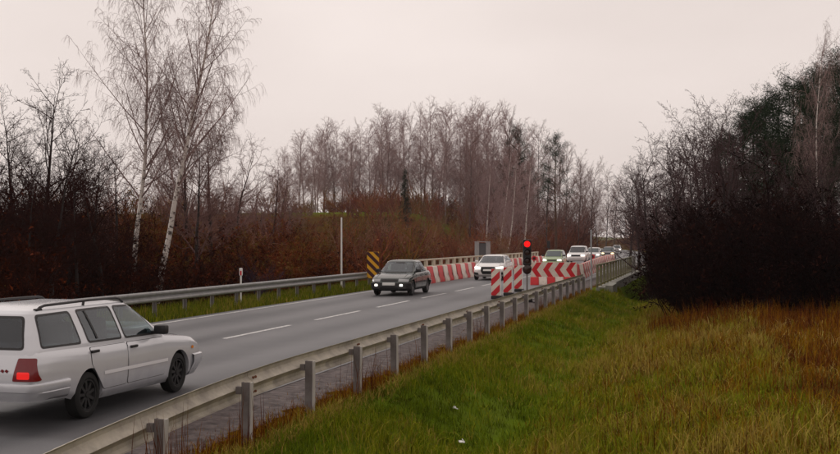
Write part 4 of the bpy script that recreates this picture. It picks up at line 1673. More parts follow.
M_BARK = mat('grey_brown_bark', (0.085, 0.066, 0.06), 0.95, noise=(4, (0.045, 0.035, 0.032), 0.4, 0.7))
M_BARKD = mat('dark_bark', (0.030, 0.022, 0.020), 0.95)
M_PINEBARK = mat('pine_bark', (0.10, 0.045, 0.025), 0.95, noise=(3, (0.04, 0.03, 0.025), 0.4, 0.7))
M_TWIG_B = tintmat('birch_twigs', [(0.0, (0.19, 0.125, 0.115)), (1.0, (0.36, 0.25, 0.235))])
M_TWIG = tintmat('bare_twigs', [(0.0, (0.11, 0.060, 0.054)), (1.0, (0.24, 0.14, 0.125))])
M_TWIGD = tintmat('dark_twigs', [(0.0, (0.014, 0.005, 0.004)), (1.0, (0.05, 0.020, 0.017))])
M_RIDGEBARK = mat('hazed_mauve_bark', (0.30, 0.22, 0.21), 0.9, noise=(0.5, (0.16, 0.11, 0.10), 0.4, 0.7))  # pale birch-like bark, with distance haze also put into its colour
M_TWIG_RIDGE = tintmat('hazed_mauve_twigs', [(0.0, (0.22, 0.14, 0.135)), (1.0, (0.40, 0.28, 0.27))])  # twigs of the far trees, lightened by haze painted into the tint
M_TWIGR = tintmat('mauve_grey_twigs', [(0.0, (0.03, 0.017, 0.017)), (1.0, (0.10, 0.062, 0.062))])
M_NEEDLE = tintmat('pine_needles', [(0.0, (0.008, 0.016, 0.008)), (1.0, (0.026, 0.038, 0.018))])
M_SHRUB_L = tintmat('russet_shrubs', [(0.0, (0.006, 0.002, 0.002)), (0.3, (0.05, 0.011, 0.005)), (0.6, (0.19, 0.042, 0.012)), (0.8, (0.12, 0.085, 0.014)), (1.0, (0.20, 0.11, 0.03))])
M_SHRUB_H = tintmat('russet_scrub', [(0.0, (0.045, 0.016, 0.012)), (0.35, (0.15, 0.05, 0.034)), (0.6, (0.25, 0.075, 0.032)), (0.8, (0.14, 0.10, 0.020)), (1.0, (0.24, 0.12, 0.09))])
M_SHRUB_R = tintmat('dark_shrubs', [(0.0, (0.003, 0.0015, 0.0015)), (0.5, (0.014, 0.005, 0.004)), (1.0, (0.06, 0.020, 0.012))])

BIRCH = dict(levels=4, nseg=[14, 7, 6, 6, 4], wander=[0.035, 0.06, 0.10, 0.07, 0.06], grav=[0.03, 0.05, -0.04, -0.42, -0.55], taper=[0.95, 0.88, 0.85, 0.5, 0.4],
             nb=[34, 12, 8, 4], ref=[1, 4.0, 1.5, 0.8], start=[0.30, 0.12, 0.1, 0.1], angle=[36, 42, 45, 40], ratio=[0.36, 0.42, 0.75, 0.85], rr=[0.42, 0.5, 0.6, 0.7],
             rmin=[0.02, 0.018, 0.009, 0.0052, 0.0042], shape=lambda t: 1.15 - 0.72 * t)
TALL = dict(levels=3, nseg=[9, 6, 4, 3, 2], wander=[0.035, 0.07, 0.12, 0.14, 0.1], grav=[0.03, 0.10, 0.05, -0.02, 0], taper=[0.93, 0.85, 0.8, 0.5, 0.5],
            nb=[38, 10, 9, 3], ref=[1, 3.6, 1.3, 1], start=[0.14, 0.15, 0.1, 0.1], angle=[40, 46, 48, 45], ratio=[0.36, 0.46, 0.58, 0.5], rr=[0.34, 0.5, 0.6, 0.6],
            rmin=[0.03, 0.028, 0.016, 0.0105, 0.01], shape=lambda t: 1.1 - 0.7 * t)
BROAD = dict(levels=4, nseg=[7, 7, 6, 4, 3], wander=[0.07, 0.13, 0.16, 0.17, 0.14], grav=[0.02, 0.05, 0.02, 0.0, 0.0], taper=[0.93, 0.9, 0.85, 0.6, 0.5],
             nb=[17, 12, 8, 5], ref=[1, 3.4, 1.4, 0.65], start=[0.22, 0.15, 0.1, 0.1], angle=[46, 46, 46, 45], ratio=[0.55, 0.48, 0.5, 0.5], rr=[0.5, 0.52, 0.6, 0.65],
             rmin=[0.03, 0.02, 0.010, 0.007, 0.006], shape=lambda t: 1.1 - 0.6 * t)

print('verts ready for trees')


def make_tree(name, proto, bark, twig, label, cat, loc, rz, scale, group=None):
    root = thing(name, label, cat, loc, rz, group)
    root.scale = scale
    for nm, me, m in (('trunk', proto[0], bark), ('crown', proto[1], twig)):
        o = link(nm, me, m, root)
        if me.materials[0] != m:
            o.material_slots[0].link = 'OBJECT'
            o.material_slots[0].material = m
    return root


def ordinal_labels(group, text):
    def px(o):
        x_, y_ = o.location.x, o.location.y
        return (x_ * CA + y_ * SA) / (y_ * CA - x_ * SA)
    os_ = sorted([o for o in COL.objects if o.get('group') == group], key=px)
    for k, o in enumerate(os_):
        o['label'] = text % ORD[k]


def base(px, z_):
    x_, y_ = at(px, z_)
    return (x_, y_, tz(x_, y_))


# two big birches on the left
bp1 = dict(BIRCH)
bp1['stems'] = [((0, 0), (-0.03, 0.0), 1.0, 1.0)]
pb1 = tree_proto(3, 15.4, 0.135, bp1)
bp2 = dict(BIRCH)
bp2['stems'] = [((0, 0), (0.10, 0.02), 1.0, 1.0)]
pb2 = tree_proto(8, 16.0, 0.15, bp2)
make_tree('birch_tree', pb1, M_BIRCH, M_TWIG_B, 'tall birch with straight white trunk and drooping twigs, left of the pair', 'tree', base(134, 50), 0.0, (1, 1, 1), 'birches on the left')
make_tree('birch_tree', pb2, M_BIRCH, M_TWIG_B, 'tall birch with leaning white trunk and drooping twigs, right of the pair', 'tree', base(156, 49), -A, (1, 1, 1), 'birches on the left')

# broad bare trees
pbr = [tree_proto(20 + k, 8.5, 0.15, BROAD) for k in range(3)]
pta = [tree_proto(40 + k, 17.0, 0.14, TALL) for k in range(5)]

for i, (px, z_, s) in enumerate([(8, 40, 0.72), (38, 42, 0.92), (62, 46, 0.85), (92, 44, 0.70), (20, 50, 0.95), (118, 52, 0.80), (186, 58, 1.05), (214, 60, 1.0), (240, 66, 0.95), (196, 50, 0.8), (270, 74, 0.85), (-12, 36, 0.7), (50, 37, 0.62), (80, 39, .58), (28, 36, .55), (104, 41, .6), (66, 41, .6)]):
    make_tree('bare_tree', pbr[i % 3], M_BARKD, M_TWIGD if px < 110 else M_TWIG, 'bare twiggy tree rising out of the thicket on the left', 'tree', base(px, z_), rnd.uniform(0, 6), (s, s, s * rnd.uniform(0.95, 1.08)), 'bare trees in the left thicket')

# treeline on the ridge
for i in range(40):
    px = 282 + i * 6.2 + rnd.uniform(-5, 5)
    z_ = 188 + rnd.uniform(-14, 26)
    x_, y_ = at(px, z_)
    topy = np.interp(px, [280, 300, 330, 350, 380, 420, 470, 500, 530], [150, 130, 122, 128, 110, 108, 108, 112, 130]) + rnd.uniform(-2, 12)
    zg = tz(x_, y_)
    h = (HOR - topy) * z_ / FPX + CAMH - zg
    s = h / 17.6
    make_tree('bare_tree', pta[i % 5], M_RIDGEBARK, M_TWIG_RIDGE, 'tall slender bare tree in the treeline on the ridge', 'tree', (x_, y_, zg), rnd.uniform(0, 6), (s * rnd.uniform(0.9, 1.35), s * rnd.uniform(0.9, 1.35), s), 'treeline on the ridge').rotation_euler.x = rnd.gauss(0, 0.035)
for i in range(15):
    px = 168 + i * 8.6 + rnd.uniform(-3, 3)
    z_ = rnd.uniform(118, 160)
    x_, y_ = at(px, z_)
    zg = tz(x_, y_)
    h = (HOR - rnd.uniform(172, 198)) * z_ / FPX + CAMH - zg
    s = h / 9.2
    make_tree('bare_tree', pbr[i % 3], M_BARK, M_TWIG, 'low bare tree on the skyline', 'tree', (x_, y_, zg), rnd.uniform(0, 6), (s, s, s), 'low bare trees on the left skyline')
# nearer tall trees to the left of the road
for i, (px, z_, ty, white) in enumerate([(484, 132, 165, 1), (498, 136, 150, 1), (506, 128, 160, 1), (512, 150, 118, 0), (524, 128, 150, 1), (533, 155, 130, 0), (546, 150, 140, 0), (566, 165, 150, 0), (578, 185, 158, 0), (590, 205, 165, 0), (598, 220, 168, 0), (538, 175, 128, 0), (470, 150, 140, 0), (606, 240, 172, 0), (614, 250, 180, 0), (558, 190, 145, 0), (584, 230, 165, 0)]):
    x_, y_ = at(px, z_)
    zg = tz(x_, y_)
    h = (HOR - ty) * z_ / FPX + CAMH - zg
    s = h / 17.4
    lab = 'slender birch with pale leaning trunk on the slope above the road' if white else 'tall bare tree beside the road beyond the bridge'
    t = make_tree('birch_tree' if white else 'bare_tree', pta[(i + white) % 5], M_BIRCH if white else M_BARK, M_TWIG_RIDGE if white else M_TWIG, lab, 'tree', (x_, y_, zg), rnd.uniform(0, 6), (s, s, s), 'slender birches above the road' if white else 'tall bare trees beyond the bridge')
    if white:
        t.rotation_euler = (0.02, 0.10, rnd.uniform(-0.3, 0.3))


# pines and spruces
def conifer_proto(seed, H, kind):
    r = random.Random(seed)
    nr_ = np.random.default_rng(seed)
    segs = []
    p = (0, 0, -0.2)
    n = 10
    pts = []
    for i in range(n):
        q = (p[0] + r.gauss(0, 0.04), p[1] + r.gauss(0, 0.04), p[2] + (H + 0.2) / n)
        segs.append((p, q, 0.17 * H / 12 * (1 - .9 * i / n), 0.17 * H / 12 * (1 - .9 * (i + 1) / n)))
        pts.append(p)
        p = q
    V, F, T = prisms([s[0] for s in segs], [s[1] for s in segs], [s[2] for s in segs], [s[3] for s in segs], 8)
    tm = npmesh('trunk', V, [F], T, smooth=True)
    # needle sprays: thin triangles round branchlets
    P, D, Lw = [], [], []
    BS = []
    if kind == 'pine':
        nb = 34
        for k in range(nb):
            t = 0.42 + 0.58 * (k + r.random()) / nb
            z = H * t
            L = H * 0.24 * (1.15 - t) * 2.0 * r.uniform(0.6, 1.1)
            L = min(L, H * 0.22)
            az = r.random() * 6.283
            el = r.uniform(0.15, 0.6)
            d = np.array((math.cos(az) * math.cos(el), math.sin(az) * math.cos(el), math.sin(el)))
            o = np.array((0, 0, z))
            e = o + d * L
            BS.append((o, e, 0.03, 0.012))
            for m in range(6):
                c = o + d * L * r.uniform(0.4, 1.1) + nr_.normal(0, 0.2, 3)
                for q in range(46):
                    P.append(c + nr_.normal(0, 0.16, 3))
                    D.append(nr_.normal(0, 1, 3) + np.array((0, 0, 0.5)))
                    Lw.append((r.uniform(0.12, 0.24), 0.022))
    else:
        nb = 130
        for k in range(nb):
            t = 0.06 + 0.93 * (k + r.random()) / nb
            z = H * t
            L = H * 0.20 * (1.02 - t) * r.uniform(0.6, 1.2) + 0.15
            az = r.random() * 6.283
            el = r.uniform(-0.45, 0.05)
            d = np.array((math.cos(az) * math.cos(el), math.sin(az) * math.cos(el), math.sin(el)))
            o = np.array((0, 0, z))
            BS.append((o, o + d * L, 0.02, 0.008))
            for q in range(int(60 * L) + 10):
                P.append(o + d * L * r.uniform(0.15, 1.0) + nr_.normal(0, 0.10, 3) - np.array((0, 0, abs(r.gauss(0, 0.1)))))
                D.append(nr_.normal(0, 1, 3) * 0.7 + d - np.array((0, 0, 0.5)))
                Lw.append((r.uniform(0.15, 0.3), 0.03))
    P, D, Lw = np.array(P), np.array(D), np.array(Lw)
    D /= np.linalg.norm(D, axis=1, keepdims=True)
    U = np.cross(D, nr_.normal(0, 1, D.shape))
    U /= np.linalg.norm(U, axis=1, keepdims=True)
    n_ = len(P)
    V1 = np.stack([P - U * Lw[:, 1:2] / 2, P + U * Lw[:, 1:2] / 2, P + D * Lw[:, 0:1]], 1).reshape(-1, 3)
    F1 = np.arange(n_ * 3).reshape(-1, 3)
    T1 = np.repeat(np.clip(nr_.normal(0.5, 0.25, n_), 0, 1), 3)
    V2, F2, T2 = prisms([b_[0] for b_ in BS], [b_[1] for b_ in BS], [b_[2] for b_ in BS], [b_[3] for b_ in BS], 3)
    V = np.concatenate([V1, V2])
    cm = npmesh('crown', V, [F1, F2 + len(V1)], np.concatenate([T1, T2 * 0]))
    return tm, cm


pine = [conifer_proto(61, 12.0, 'pine'), conifer_proto(62, 12.0, 'pine'), conifer_proto(63, 12.0, 'pine')]
spruce = conifer_proto(64, 9.0, 'spruce')


def conifer(name, proto, H0, px, z_, ty, label, group=None, wide=1.0, bark=None):
    x_, y_ = at(px, z_)
    zg = tz(x_, y_)
    h = (HOR - ty) * z_ / FPX + CAMH - zg
    s = h / H0
    return make_tree(name, proto, bark or M_BARKD, M_NEEDLE, label, 'tree', (x_, y_, zg), rnd.uniform(0, 6), (s * wide, s * wide, s), group)


conifer('spruce_tree', spruce, 9.0, 405, 150, 168, 'single dark evergreen standing before the ridge treeline', wide=0.8)
conifer('pine_tree', pine[0], 12.0, 556, 140, 138, 'dark pine rising above the bare trees beyond the bridge', wide=0.9, bark=M_PINEBARK)
conifer('pine_tree', pine[1], 12.0, 518, 150, 128, 'thin pine among the bare trees left of the road', wide=0.7, bark=M_PINEBARK)
# right hand wood: pines on the rise
for i, (px, z_, ty) in enumerate([(742, 72, 118), (758, 66, 110), (775, 70, 92), (792, 64, 88), (806, 70, 84), (820, 60, 92), (836, 66, 72), (850, 58, 74), (728, 80, 140), (768, 58, 128), (812, 52, 110), (846, 50, 96), (785, 54, 132), (862, 60, 60), (750, 78, 105), (715, 86, 150), (798, 76, 80), (830, 74, 64), (765, 84, 100), (735, 68, 135), (845, 80, 56)]):
    conifer('pine_tree', pine[i % 3], 12.0, px, z_, ty, 'dark pine in the wood on the right', 'pines in the right wood', wide=1.05)
for i, (px, z_, ty) in enumerate([(640, 78, 168), (655, 62, 150), (672, 56, 142), (690, 52, 128), (706, 58, 118), (722, 50, 110), (648, 95, 160), (664, 50, 165), (738, 62, 108), (630, 110, 170), (700, 44, 150), (760, 48, 150), (800, 46, 140), (830, 44, 150), (682, 66, 138), (712, 70, 122), (668, 84, 158), (730, 56, 122), (694, 80, 140), (778, 50, 145)]):
    x_, y_ = at(px, z_)
    zg = tz(x_, y_)
    h = (HOR - ty) * z_ / FPX + CAMH - zg
    s = h / 9.2
    make_tree('bare_tree', pbr[i % 3], M_BARKD, M_TWIGR, 'bare crooked tree in the dark wood on the right', 'tree', (x_, y_, zg), rnd.uniform(0, 6), (s * .95, s * .95, s), 'bare trees in the right wood')
x_, y_ = at(822, 50)
make_tree('birch_tree', pb1, M_BIRCH, M_TWIG_B, 'pale thin birch standing above the dark pines on the right', 'tree', (x_, y_, tz(x_, y_)), 2.0, (0.5, 0.5, 0.76))


# thickets: uncountable undergrowth
def shrub_arrays(seed, H, nst, lv=3, thick=1.0):
    r = random.Random(seed)
    prm = dict(levels=lv, nseg=[5, 4, 3, 2, 2], wander=[0.13, 0.16, 0.18, 0.2, 0.2], grav=[0.02, 0.03, 0.02, 0, 0], taper=[0.75, 0.7, 0.6, 0.4, 0.4],
               nb=[8, 5, 4, 3], ref=[1, 1.1, 0.5, 0.3], start=[0.2, 0.12, 0.1, 0.1], angle=[40, 45, 45, 45], ratio=[0.5, 0.5, 0.55, 0.5], rr=[0.55, 0.6, 0.65, 0.7],
               rmin=[0.008, 0.007 * thick, 0.005 * thick, 0.004 * thick, 0.004], shape=lambda t: 1.1 - 0.5 * t)
    prm['stems'] = [((r.gauss(0, 0.35), r.gauss(0, 0.35)), (r.gauss(0, 0.38), r.gauss(0, 0.38)), r.uniform(0.55, 1.05), r.uniform(0.6, 1)) for _ in range(nst)]
    segs = grow_tree(r, H, 0.03 * thick, prm)
    return seg_mesh(segs, [l for l in range(5) if segs[l]], {0: 4, 1: 3, 2: 3, 3: 3, 4: 3}, r, lambda l, n: np.full(n, 0.0))


SH = [shrub_arrays(100 + k, 3.6, 7, 3, 1.3) for k in range(4)]
SHF = [shrub_arrays(120 + k, 3.2, 6, 2, 2.2) for k in range(4)]
print('shrub tris', [len(s[1]) * 2 for s in SH], [len(s[1]) * 2 for s in SHF])


def thicket(name, label, cat, m, spots, protos, leaf=0.0, seed=1):
    """spots: (x, y, z, scale, tint)"""
    g = np.random.default_rng(seed)
    Vs, Fs, Ts = [], [], []
    n = 0
    LV, LT = [], []
    for i, (x, y, z, s, t) in enumerate(spots):
        V, F, T = protos[i % len(protos)]
        a = g.uniform(0, 6.283)
        c_, s_ = math.cos(a), math.sin(a)
        R = np.array([[c_, -s_, 0], [s_, c_, 0], [0, 0, 1.0]])
        Vn = (V @ R.T) * np.array([s, s, s * g.uniform(0.85, 1.2)]) + np.array([x, y, z])
        Vs.append(Vn)
        Fs.append(F + n)
        Ts.append(np.clip(t + np.repeat(g.normal(0, 0.08, len(V) // 2), 2)[:len(V)] if len(V) % 2 == 0 else np.full(len(V), t), 0, 1))
        n += len(Vn)
        if leaf:
            k = int(leaf * (0.5 + t))
            q = Vn[g.integers(0, len(Vn), k)] + g.normal(0, 0.05, (k, 3))
            LV.append(q)
            LT.append(np.clip(t + g.normal(0.1, 0.12, k), 0, 1))
    Fl = [np.concatenate(Fs)]
    if LV:
        q = np.concatenate(LV)
        t = np.concatenate(LT)
        k = len(q)
        d1 = g.normal(0, 0.04, (k, 3))
        d2 = g.normal(0, 0.04, (k, 3))
        LVv = np.stack([q - d1, q + d2, q + d1], 1).reshape(-1, 3)
        Fl.append(np.arange(k * 3).reshape(-1, 3) + n)
        Vs.append(LVv)
        Ts.append(np.repeat(t, 3))
    o = link(name, npmesh(name, np.concatenate(Vs), Fl, np.concatenate(Ts)), m)
    o['kind'] = 'stuff'
    tag(o, label, cat)
    return o


def px_of(x_, y_):
    return 420 + FPX * (x_ * CA + y_ * SA) / (y_ * CA - x_ * SA)


def spots_left():
    out = []
    g = random.Random(31)
    for i in range(250):
        y = g.uniform(14, 76)
        d = g.random() ** 1.2 * 14
        u = -18.6 - d
        s = g.uniform(0.6, 1.1) * (0.75 + 0.06 * d)
        t = g.uniform(0.12, 0.75)
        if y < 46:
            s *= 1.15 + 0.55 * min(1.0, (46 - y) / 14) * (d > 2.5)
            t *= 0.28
        out.append((u, y, tz(u, y), s, t))
    return out


def spots_hill():
    out = []
    g = random.Random(32)
    while len(out) < 430:
        z_ = g.uniform(64, 185)
        px = g.uniform(-20, 610)
        if px < 200 and z_ < 80:
            continue
        x_, y_ = at(px, z_)
        u = x_ - float(shift(y_))
        if u > -18.3:
            continue
        s = g.uniform(0.8, 1.5)
        # an open strip of grass under the ridge trees
        if 283 < px < 345 and y_ > 128:
            s *= 0.3
        elif y_ > 150:
            s *= 1.15
        out.append((x_, y_, tz(x_, y_), s, g.uniform(0.2, 1.0)))
    # understorey of the ridge wood
    for i in range(90):
        px = g.uniform(345, 540) if i % 4 else g.uniform(290, 345)
        z_ = g.uniform(176, 208)
        x_, y_ = at(px, z_)
        out.append((x_, y_, tz(x_, y_), g.uniform(1.0, 2.0) * (0.7 if px < 345 else 1), g.uniform(0.1, 1.0)))
    # brush beside the road in the distance
    for i in range(270):
        z_ = g.uniform(140, 300)
        px = g.uniform(470, 650)
        x_, y_ = at(px, z_)
        u = x_ - float(shift(y_))
        if -17.5 < u < -3.5:
            continue
        out.append((x_, y_, tz(x_, y_), g.uniform(1.3, 2.4) * (1 + max(0, z_ - 190) * 0.007), g.uniform(0.0, 0.5)))
    return out


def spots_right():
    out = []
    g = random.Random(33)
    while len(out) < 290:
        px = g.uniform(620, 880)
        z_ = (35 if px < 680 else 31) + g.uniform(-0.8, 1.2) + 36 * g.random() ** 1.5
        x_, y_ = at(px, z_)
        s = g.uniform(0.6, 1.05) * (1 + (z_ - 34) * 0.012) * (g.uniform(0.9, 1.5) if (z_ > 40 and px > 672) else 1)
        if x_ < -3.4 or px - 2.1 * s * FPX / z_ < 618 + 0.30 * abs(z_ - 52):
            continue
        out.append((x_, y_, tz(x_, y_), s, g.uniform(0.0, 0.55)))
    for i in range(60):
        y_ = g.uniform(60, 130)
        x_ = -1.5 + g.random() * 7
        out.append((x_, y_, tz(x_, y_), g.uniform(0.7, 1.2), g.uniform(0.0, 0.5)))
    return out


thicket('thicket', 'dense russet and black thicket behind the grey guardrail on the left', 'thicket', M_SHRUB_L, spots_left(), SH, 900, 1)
thicket('hillside_scrub', 'russet and mauve scrub covering the slope below the ridge trees', 'scrub', M_SHRUB_H, spots_hill(), SHF, 160, 2)
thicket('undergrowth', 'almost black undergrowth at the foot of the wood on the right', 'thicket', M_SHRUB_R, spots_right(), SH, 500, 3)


# grass and weeds
def blades(name, label, X, Y, Hh, Wd, T, m, lean=0.35, seed=1, zoff=0.0):
    g = np.random.default_rng(seed)
    n = len(X)
    Z = terr(X, Y) + zoff
    a = g.uniform(0, 6.283, n)
    la = g.uniform(0, 6.283, n)
    ll = np.abs(g.normal(0, lean, n)) * Hh
    U = np.stack([np.cos(a), np.sin(a), np.zeros(n)], 1) * (Wd / 2)[:, None]
    B = np.stack([X, Y, Z - 0.02], 1)
    Mi = B + np.stack([np.cos(la) * ll * .35, np.sin(la) * ll * .35, Hh * .6], 1)
    Tp = B + np.stack([np.cos(la) * ll, np.sin(la) * ll, Hh * (1 - 0.3 * (ll / np.maximum(Hh, 1e-6)) ** 2).clip(0.4, 1)], 1)
    V = np.stack([B - U, B + U, Mi - U * .75, Mi + U * .75, Tp], 1).reshape(-1, 3)
    b0 = np.arange(n)[:, None] * 5
    Q = b0 + np.array([[0, 1, 3, 2]])
    Tr = b0 + np.array([[2, 3, 4]])
    o = link(name, npmesh(name, V, [Q, Tr], np.repeat(T, 5)), m)
    o['kind'] = 'stuff'
    tag(o, label, 'grass')
    return o


M_GRASS = tintmat('green_grass', [(0.0, (0.05, 0.055, 0.005)), (0.4, (0.105, 0.155, 0.006)), (0.72, (0.20, 0.195, 0.010)), (1.0, (0.30, 0.21, 0.05))])
M_WEEDS = tintmat('dry_weeds', [(0.0, (0.06, 0.010, 0.005)), (0.3, (0.17, 0.060, 0.006)), (0.6, (0.25, 0.135, 0.006)), (0.85, (0.17, 0.175, 0.006)), (1.0, (0.40, 0.28, 0.09))])
g = np.random.default_rng(77)


def clumped(nc, per, Yf, Xf, spread):
    """clump centres with blades round them; returns X, Y and the clump index"""
    cy = Yf(g.random(nc))
    cx = Xf(g.random(nc))
    ci = np.repeat(np.arange(nc), per)
    sp = spread * g.uniform(0.5, 1.5, nc)[ci]
    return cx[ci] + g.normal(0, 1, len(ci)) * sp, cy[ci] + g.normal(0, 1, len(ci)) * sp, ci, cx, cy


def infield(X, Y):
    xc, zc = X * CA + Y * SA, Y * CA - X * SA
    return (xc / zc < 0.62) & (xc / zc > -0.42) & (Y > 7.5)


# green bank; more blades near the camera
nc = 7600
X, Y, ci, cx, cy = clumped(nc, 15, lambda q: 8.5 + 50 * q ** 1.7, lambda q: -4.6 + 6.0 * q ** 1.6, 0.10)
fade = np.clip((-1.6 - cx) / 1.2, 0, 1)
big = np.clip(vnoise(cx * 0.9, cy * 0.6) * 2 - 0.5, 0, 1)
ct = 0.40 + 0.42 * (big - .5) + g.normal(0, 0.12, nc) + 0.28 * (1 - fade) + np.where(g.random(nc) < 0.07, 0.35, 0) + 0.14 * sstep(15, 24, cy)
ch = (0.09 + 0.10 * big + 0.07 * g.random(nc)) * (1 + 0.6 * (1 - fade))
T = np.clip(ct[ci] + g.normal(0, 0.08, len(ci)), 0, 1)
Hh = ch[ci] * g.uniform(0.55, 1.2, len(ci))
edge = np.clip((-4.25 - X) / 0.3, 0, 1)
T = np.where(g.random(len(X)) < edge * 0.6, 0.98, T)
ok = (X > -4.8) & infield(X, Y) & ~((X < -4.3) & (Y > 49))
blades('grass', 'short green grass on the bank beside the near guardrail', X[ok], Y[ok], Hh[ok], (0.006 + 0.0042 * (Y / 12))[ok], T[ok], M_GRASS, 0.7, 5)
# weeds on the right
nc = 26000
X, Y, ci, cx, cy = clumped(nc, 13, lambda q: 8.0 + 34 * q ** 1.7, lambda q: -2.3 + 27 * q ** 1.05, 0.11)
p1 = np.clip(vnoise(cx * 1.6, cy * 1.1) * 2 - 0.5, 0, 1)
p2 = np.clip(vnoise(cx * 0.45 + 50, cy * 0.35) * 2 - 0.5, 0, 1)
wob = vnoise(cx * 0.7 + 5, cy * 0.4) * 2.4 - 1.2
near_g = np.clip((0.5 - cx + wob) / 3.0, 0, 1)
ct = 0.30 + 0.30 * (p2 - .5) + 0.36 * (p1 - .5) + g.normal(0, 0.13, nc) + 0.34 * near_g
dk = vnoise(cx * 0.8 + 20, cy * 0.5 + 9)
ct = np.where((g.random(nc) < 0.10) | ((dk > 0.57) & (g.random(nc) < 0.42)), 0.05, ct)
ct = np.where(g.random(nc) < 0.06, 0.97, ct)
ch = (0.11 + 0.24 * p1 * p2 + 0.22 * g.random(nc) ** 2) * (1 - 0.45 * near_g)
T = np.clip(ct[ci] + g.normal(0, 0.09, len(ci)), 0, 1)
Hh = ch[ci] * g.uniform(0.5, 1.3, len(ci))
Hh = Hh * (0.62 + 0.38 * sstep(11, 22, Y)) * (1 + 0.7 * sstep(26, 34, Y) * sstep(-1.5, 2.0, X))
ok = infield(X, Y)
blades('weeds', 'tall tan and russet dry weeds in the field on the right', X[ok], Y[ok], Hh[ok], (0.0030 + 0.0042 * (Y / 12))[ok], T[ok], M_WEEDS, 0.75, 6)
# rusty tufts at the foot of the wood
nc = 420
cpx = 632 + 280 * g.random(nc)
cz = np.interp(cpx, [630, 690, 900], [33.5, 30.0, 28.5]) + g.normal(0, 1.6, nc)
ci = np.repeat(np.arange(nc), 14)
z_ = cz[ci] + g.normal(0, 0.16, len(ci))
xc_ = (cpx[ci] - 420) / FPX * z_ + g.normal(0, 0.16, len(ci))
X, Y = xc_ * CA - z_ * SA, z_ * CA + xc_ * SA
ch = 0.2 + 0.55 * g.random(nc) ** 2
ct = g.normal(0.22, 0.16, nc)
ok = X > -1.4
blades('weed_tufts', 'rust red dead weed tufts at the foot of the dark wood', X[ok], Y[ok], (ch[ci] * g.uniform(0.5, 1.3, len(ci)))[ok], np.full(int(ok.sum()), 0.012), np.clip(ct[ci] + g.normal(0, 0.08, len(ci)), 0, 1)[ok], M_WEEDS, 0.4, 12)
# a few taller stalks
n = 1800
Y = 9 + 30 * g.random(n)
X = -2.0 + 20 * g.random(n)
blades('dry_stalks', 'scattered tall dark dead stalks above the weeds', X, Y, 0.35 + 0.35 * g.random(n), np.full(n, 0.010), np.clip(g.normal(0.15, 0.15, n), 0, 1), M_WEEDS, 0.15, 7)
# dry tufts at the post feet
n = 34000
Y = 8.0 + 42 * g.random(n) ** 1.5
X = np.where(g.random(n) < 0.6, -4.85 + g.normal(0, 0.14, n), -5.25 + g.normal(0, 0.32, n))
blades('dry_tufts', 'dry brown grass tufts along the foot of the near guardrail', X, Y, (0.05 + 0.20 * g.random(n) ** 2) * np.where(X < -5.1, 0.5, 1), np.full(n, 0.008), np.clip(g.normal(0.3, 0.25, n), 0, 1), M_WEEDS, 0.5, 8)
# left verge
n = 26000
Y = 14 + 48 * g.random(n)
X = -17.6 + 3.25 * g.random(n)
T = np.clip(0.62 + 0.5 * (vnoise(X * 0.8, Y * 0.4) - 0.5) + g.normal(0, 0.25, n), 0, 1)
T = np.where(g.random(n) < 0.3, 0.08, T)
blades('verge_grass', 'rough green and yellow grass below the far guardrail', X, Y, 0.12 + 0.22 * g.random(n), np.full(n, 0.016), T, M_GRASS, 0.4, 9)

# dead stems that grow up through the near rail
n = 260
cyy = np.repeat(8.8 + 26 * g.random(26) ** 1.2, 10)
X = -4.72 + np.abs(g.normal(0, 0.10, n))
Y = cyy + g.normal(0, 0.16, n)
blades('dead_stems', 'thin reddish dead stems standing against the near guardrail', X, Y, 0.3 + 0.5 * g.random(n), np.full(n, 0.008), np.clip(g.normal(0.1, 0.1, n), 0, 1), M_WEEDS, 0.14, 10)

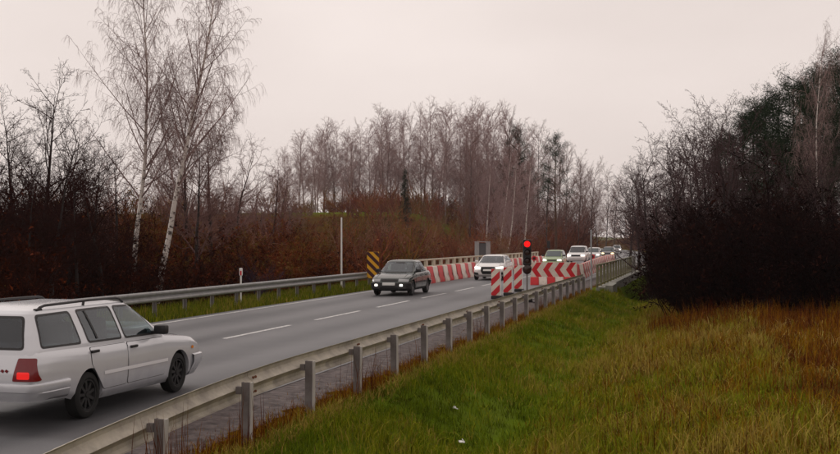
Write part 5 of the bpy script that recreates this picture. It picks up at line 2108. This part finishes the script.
ordinal_labels('bare trees in the left thicket', 'bare twiggy tree in the left thicket, %s from the left')
ordinal_labels('pines in the right wood', 'dark pine in the wood on the right, %s from the left')
ordinal_labels('bare trees in the right wood', 'bare crooked tree in the dark right wood, %s from the left')
ordinal_labels('low bare trees on the left skyline', 'low bare tree on the skyline right of the birches, %s from the left')
ordinal_labels('treeline on the ridge', 'tall slender bare tree in the ridge treeline, %s from the left')
ordinal_labels('tall bare trees beyond the bridge', 'tall bare tree beside the road beyond the bridge, %s from the left')
ordinal_labels('slender birches above the road', 'slender birch with pale leaning trunk above the road, %s from the left')

# litter
for (px, z_, rz_, lab) in ((461.5, 14.2, 0.6, 'crumpled white scrap lying in the green grass'), (456, 16.0, 2.1, 'smaller white scrap in the grass behind the crumpled one')):
    x_, y_ = at(px, z_)
    b = MB()
    b.box((0, 0, 0.0), (0.13, 0.07, 0.02), Matrix.Rotation(0.3, 4, 'X'), bev=0.005)
    b.box((0.05, 0.03, 0.02), (0.07, 0.06, 0.015), Matrix.Rotation(0.7, 4, 'Y'), bev=0.004)
    o = b.build('litter', M_WHITE)
    o.location = (x_, y_, tz(x_, y_) + 0.13)
    o.rotation_euler = (0.2, 0.1, rz_)
    o.scale = (0.6, 0.6, 0.6)
    tag(o, lab, 'litter')

# dark bush behind the far guardrail
M_PLUM = mat('dark_plum_twigs', (0.022, 0.010, 0.028), 0.95)
for px_, z_, s_, lab in ((259, 44.5, 0.62, 'dark plum coloured bush behind the grey guardrail beside the marker post'), (420, 74, 0.7, 'dark olive bush behind the railing above the dark sedan')):
    V_, F_, T_ = SH[1]
    me_ = npmesh('bush', V_, [F_])
    o = link('bush', me_, M_PLUM if px_ < 300 else mat('dark_olive_twigs', (0.05, 0.05, 0.012), 0.95))
    x_, y_ = at(px_, z_)
    o.location = (x_, y_, tz(x_, y_))
    o.scale = (s_, s_, s_ * 0.9)
    tag(o, lab, 'bush')
# ------------------------------------------------------------------ haze
hz = MB().box((0, 1150, 15.0), (1900, 2800, 50)).build('haze', None)
hz['kind'] = 'stuff'
tag(hz, 'thin grey autumn haze in the air', 'haze')
hm = bpy.data.materials.new('haze')
hm.use_nodes = True
hn, hl = hm.node_tree.nodes, hm.node_tree.links
hn.remove(hn['Principled BSDF'])
pv = hn.new('ShaderNodeVolumePrincipled')
pv.inputs['Color'].default_value = (0.9, 0.86, 0.88, 1)
pv.inputs['Density'].default_value = 0.00016
hl.new(pv.outputs['Volume'], hn['Material Output'].inputs['Volume'])
hz.data.materials.append(hm)
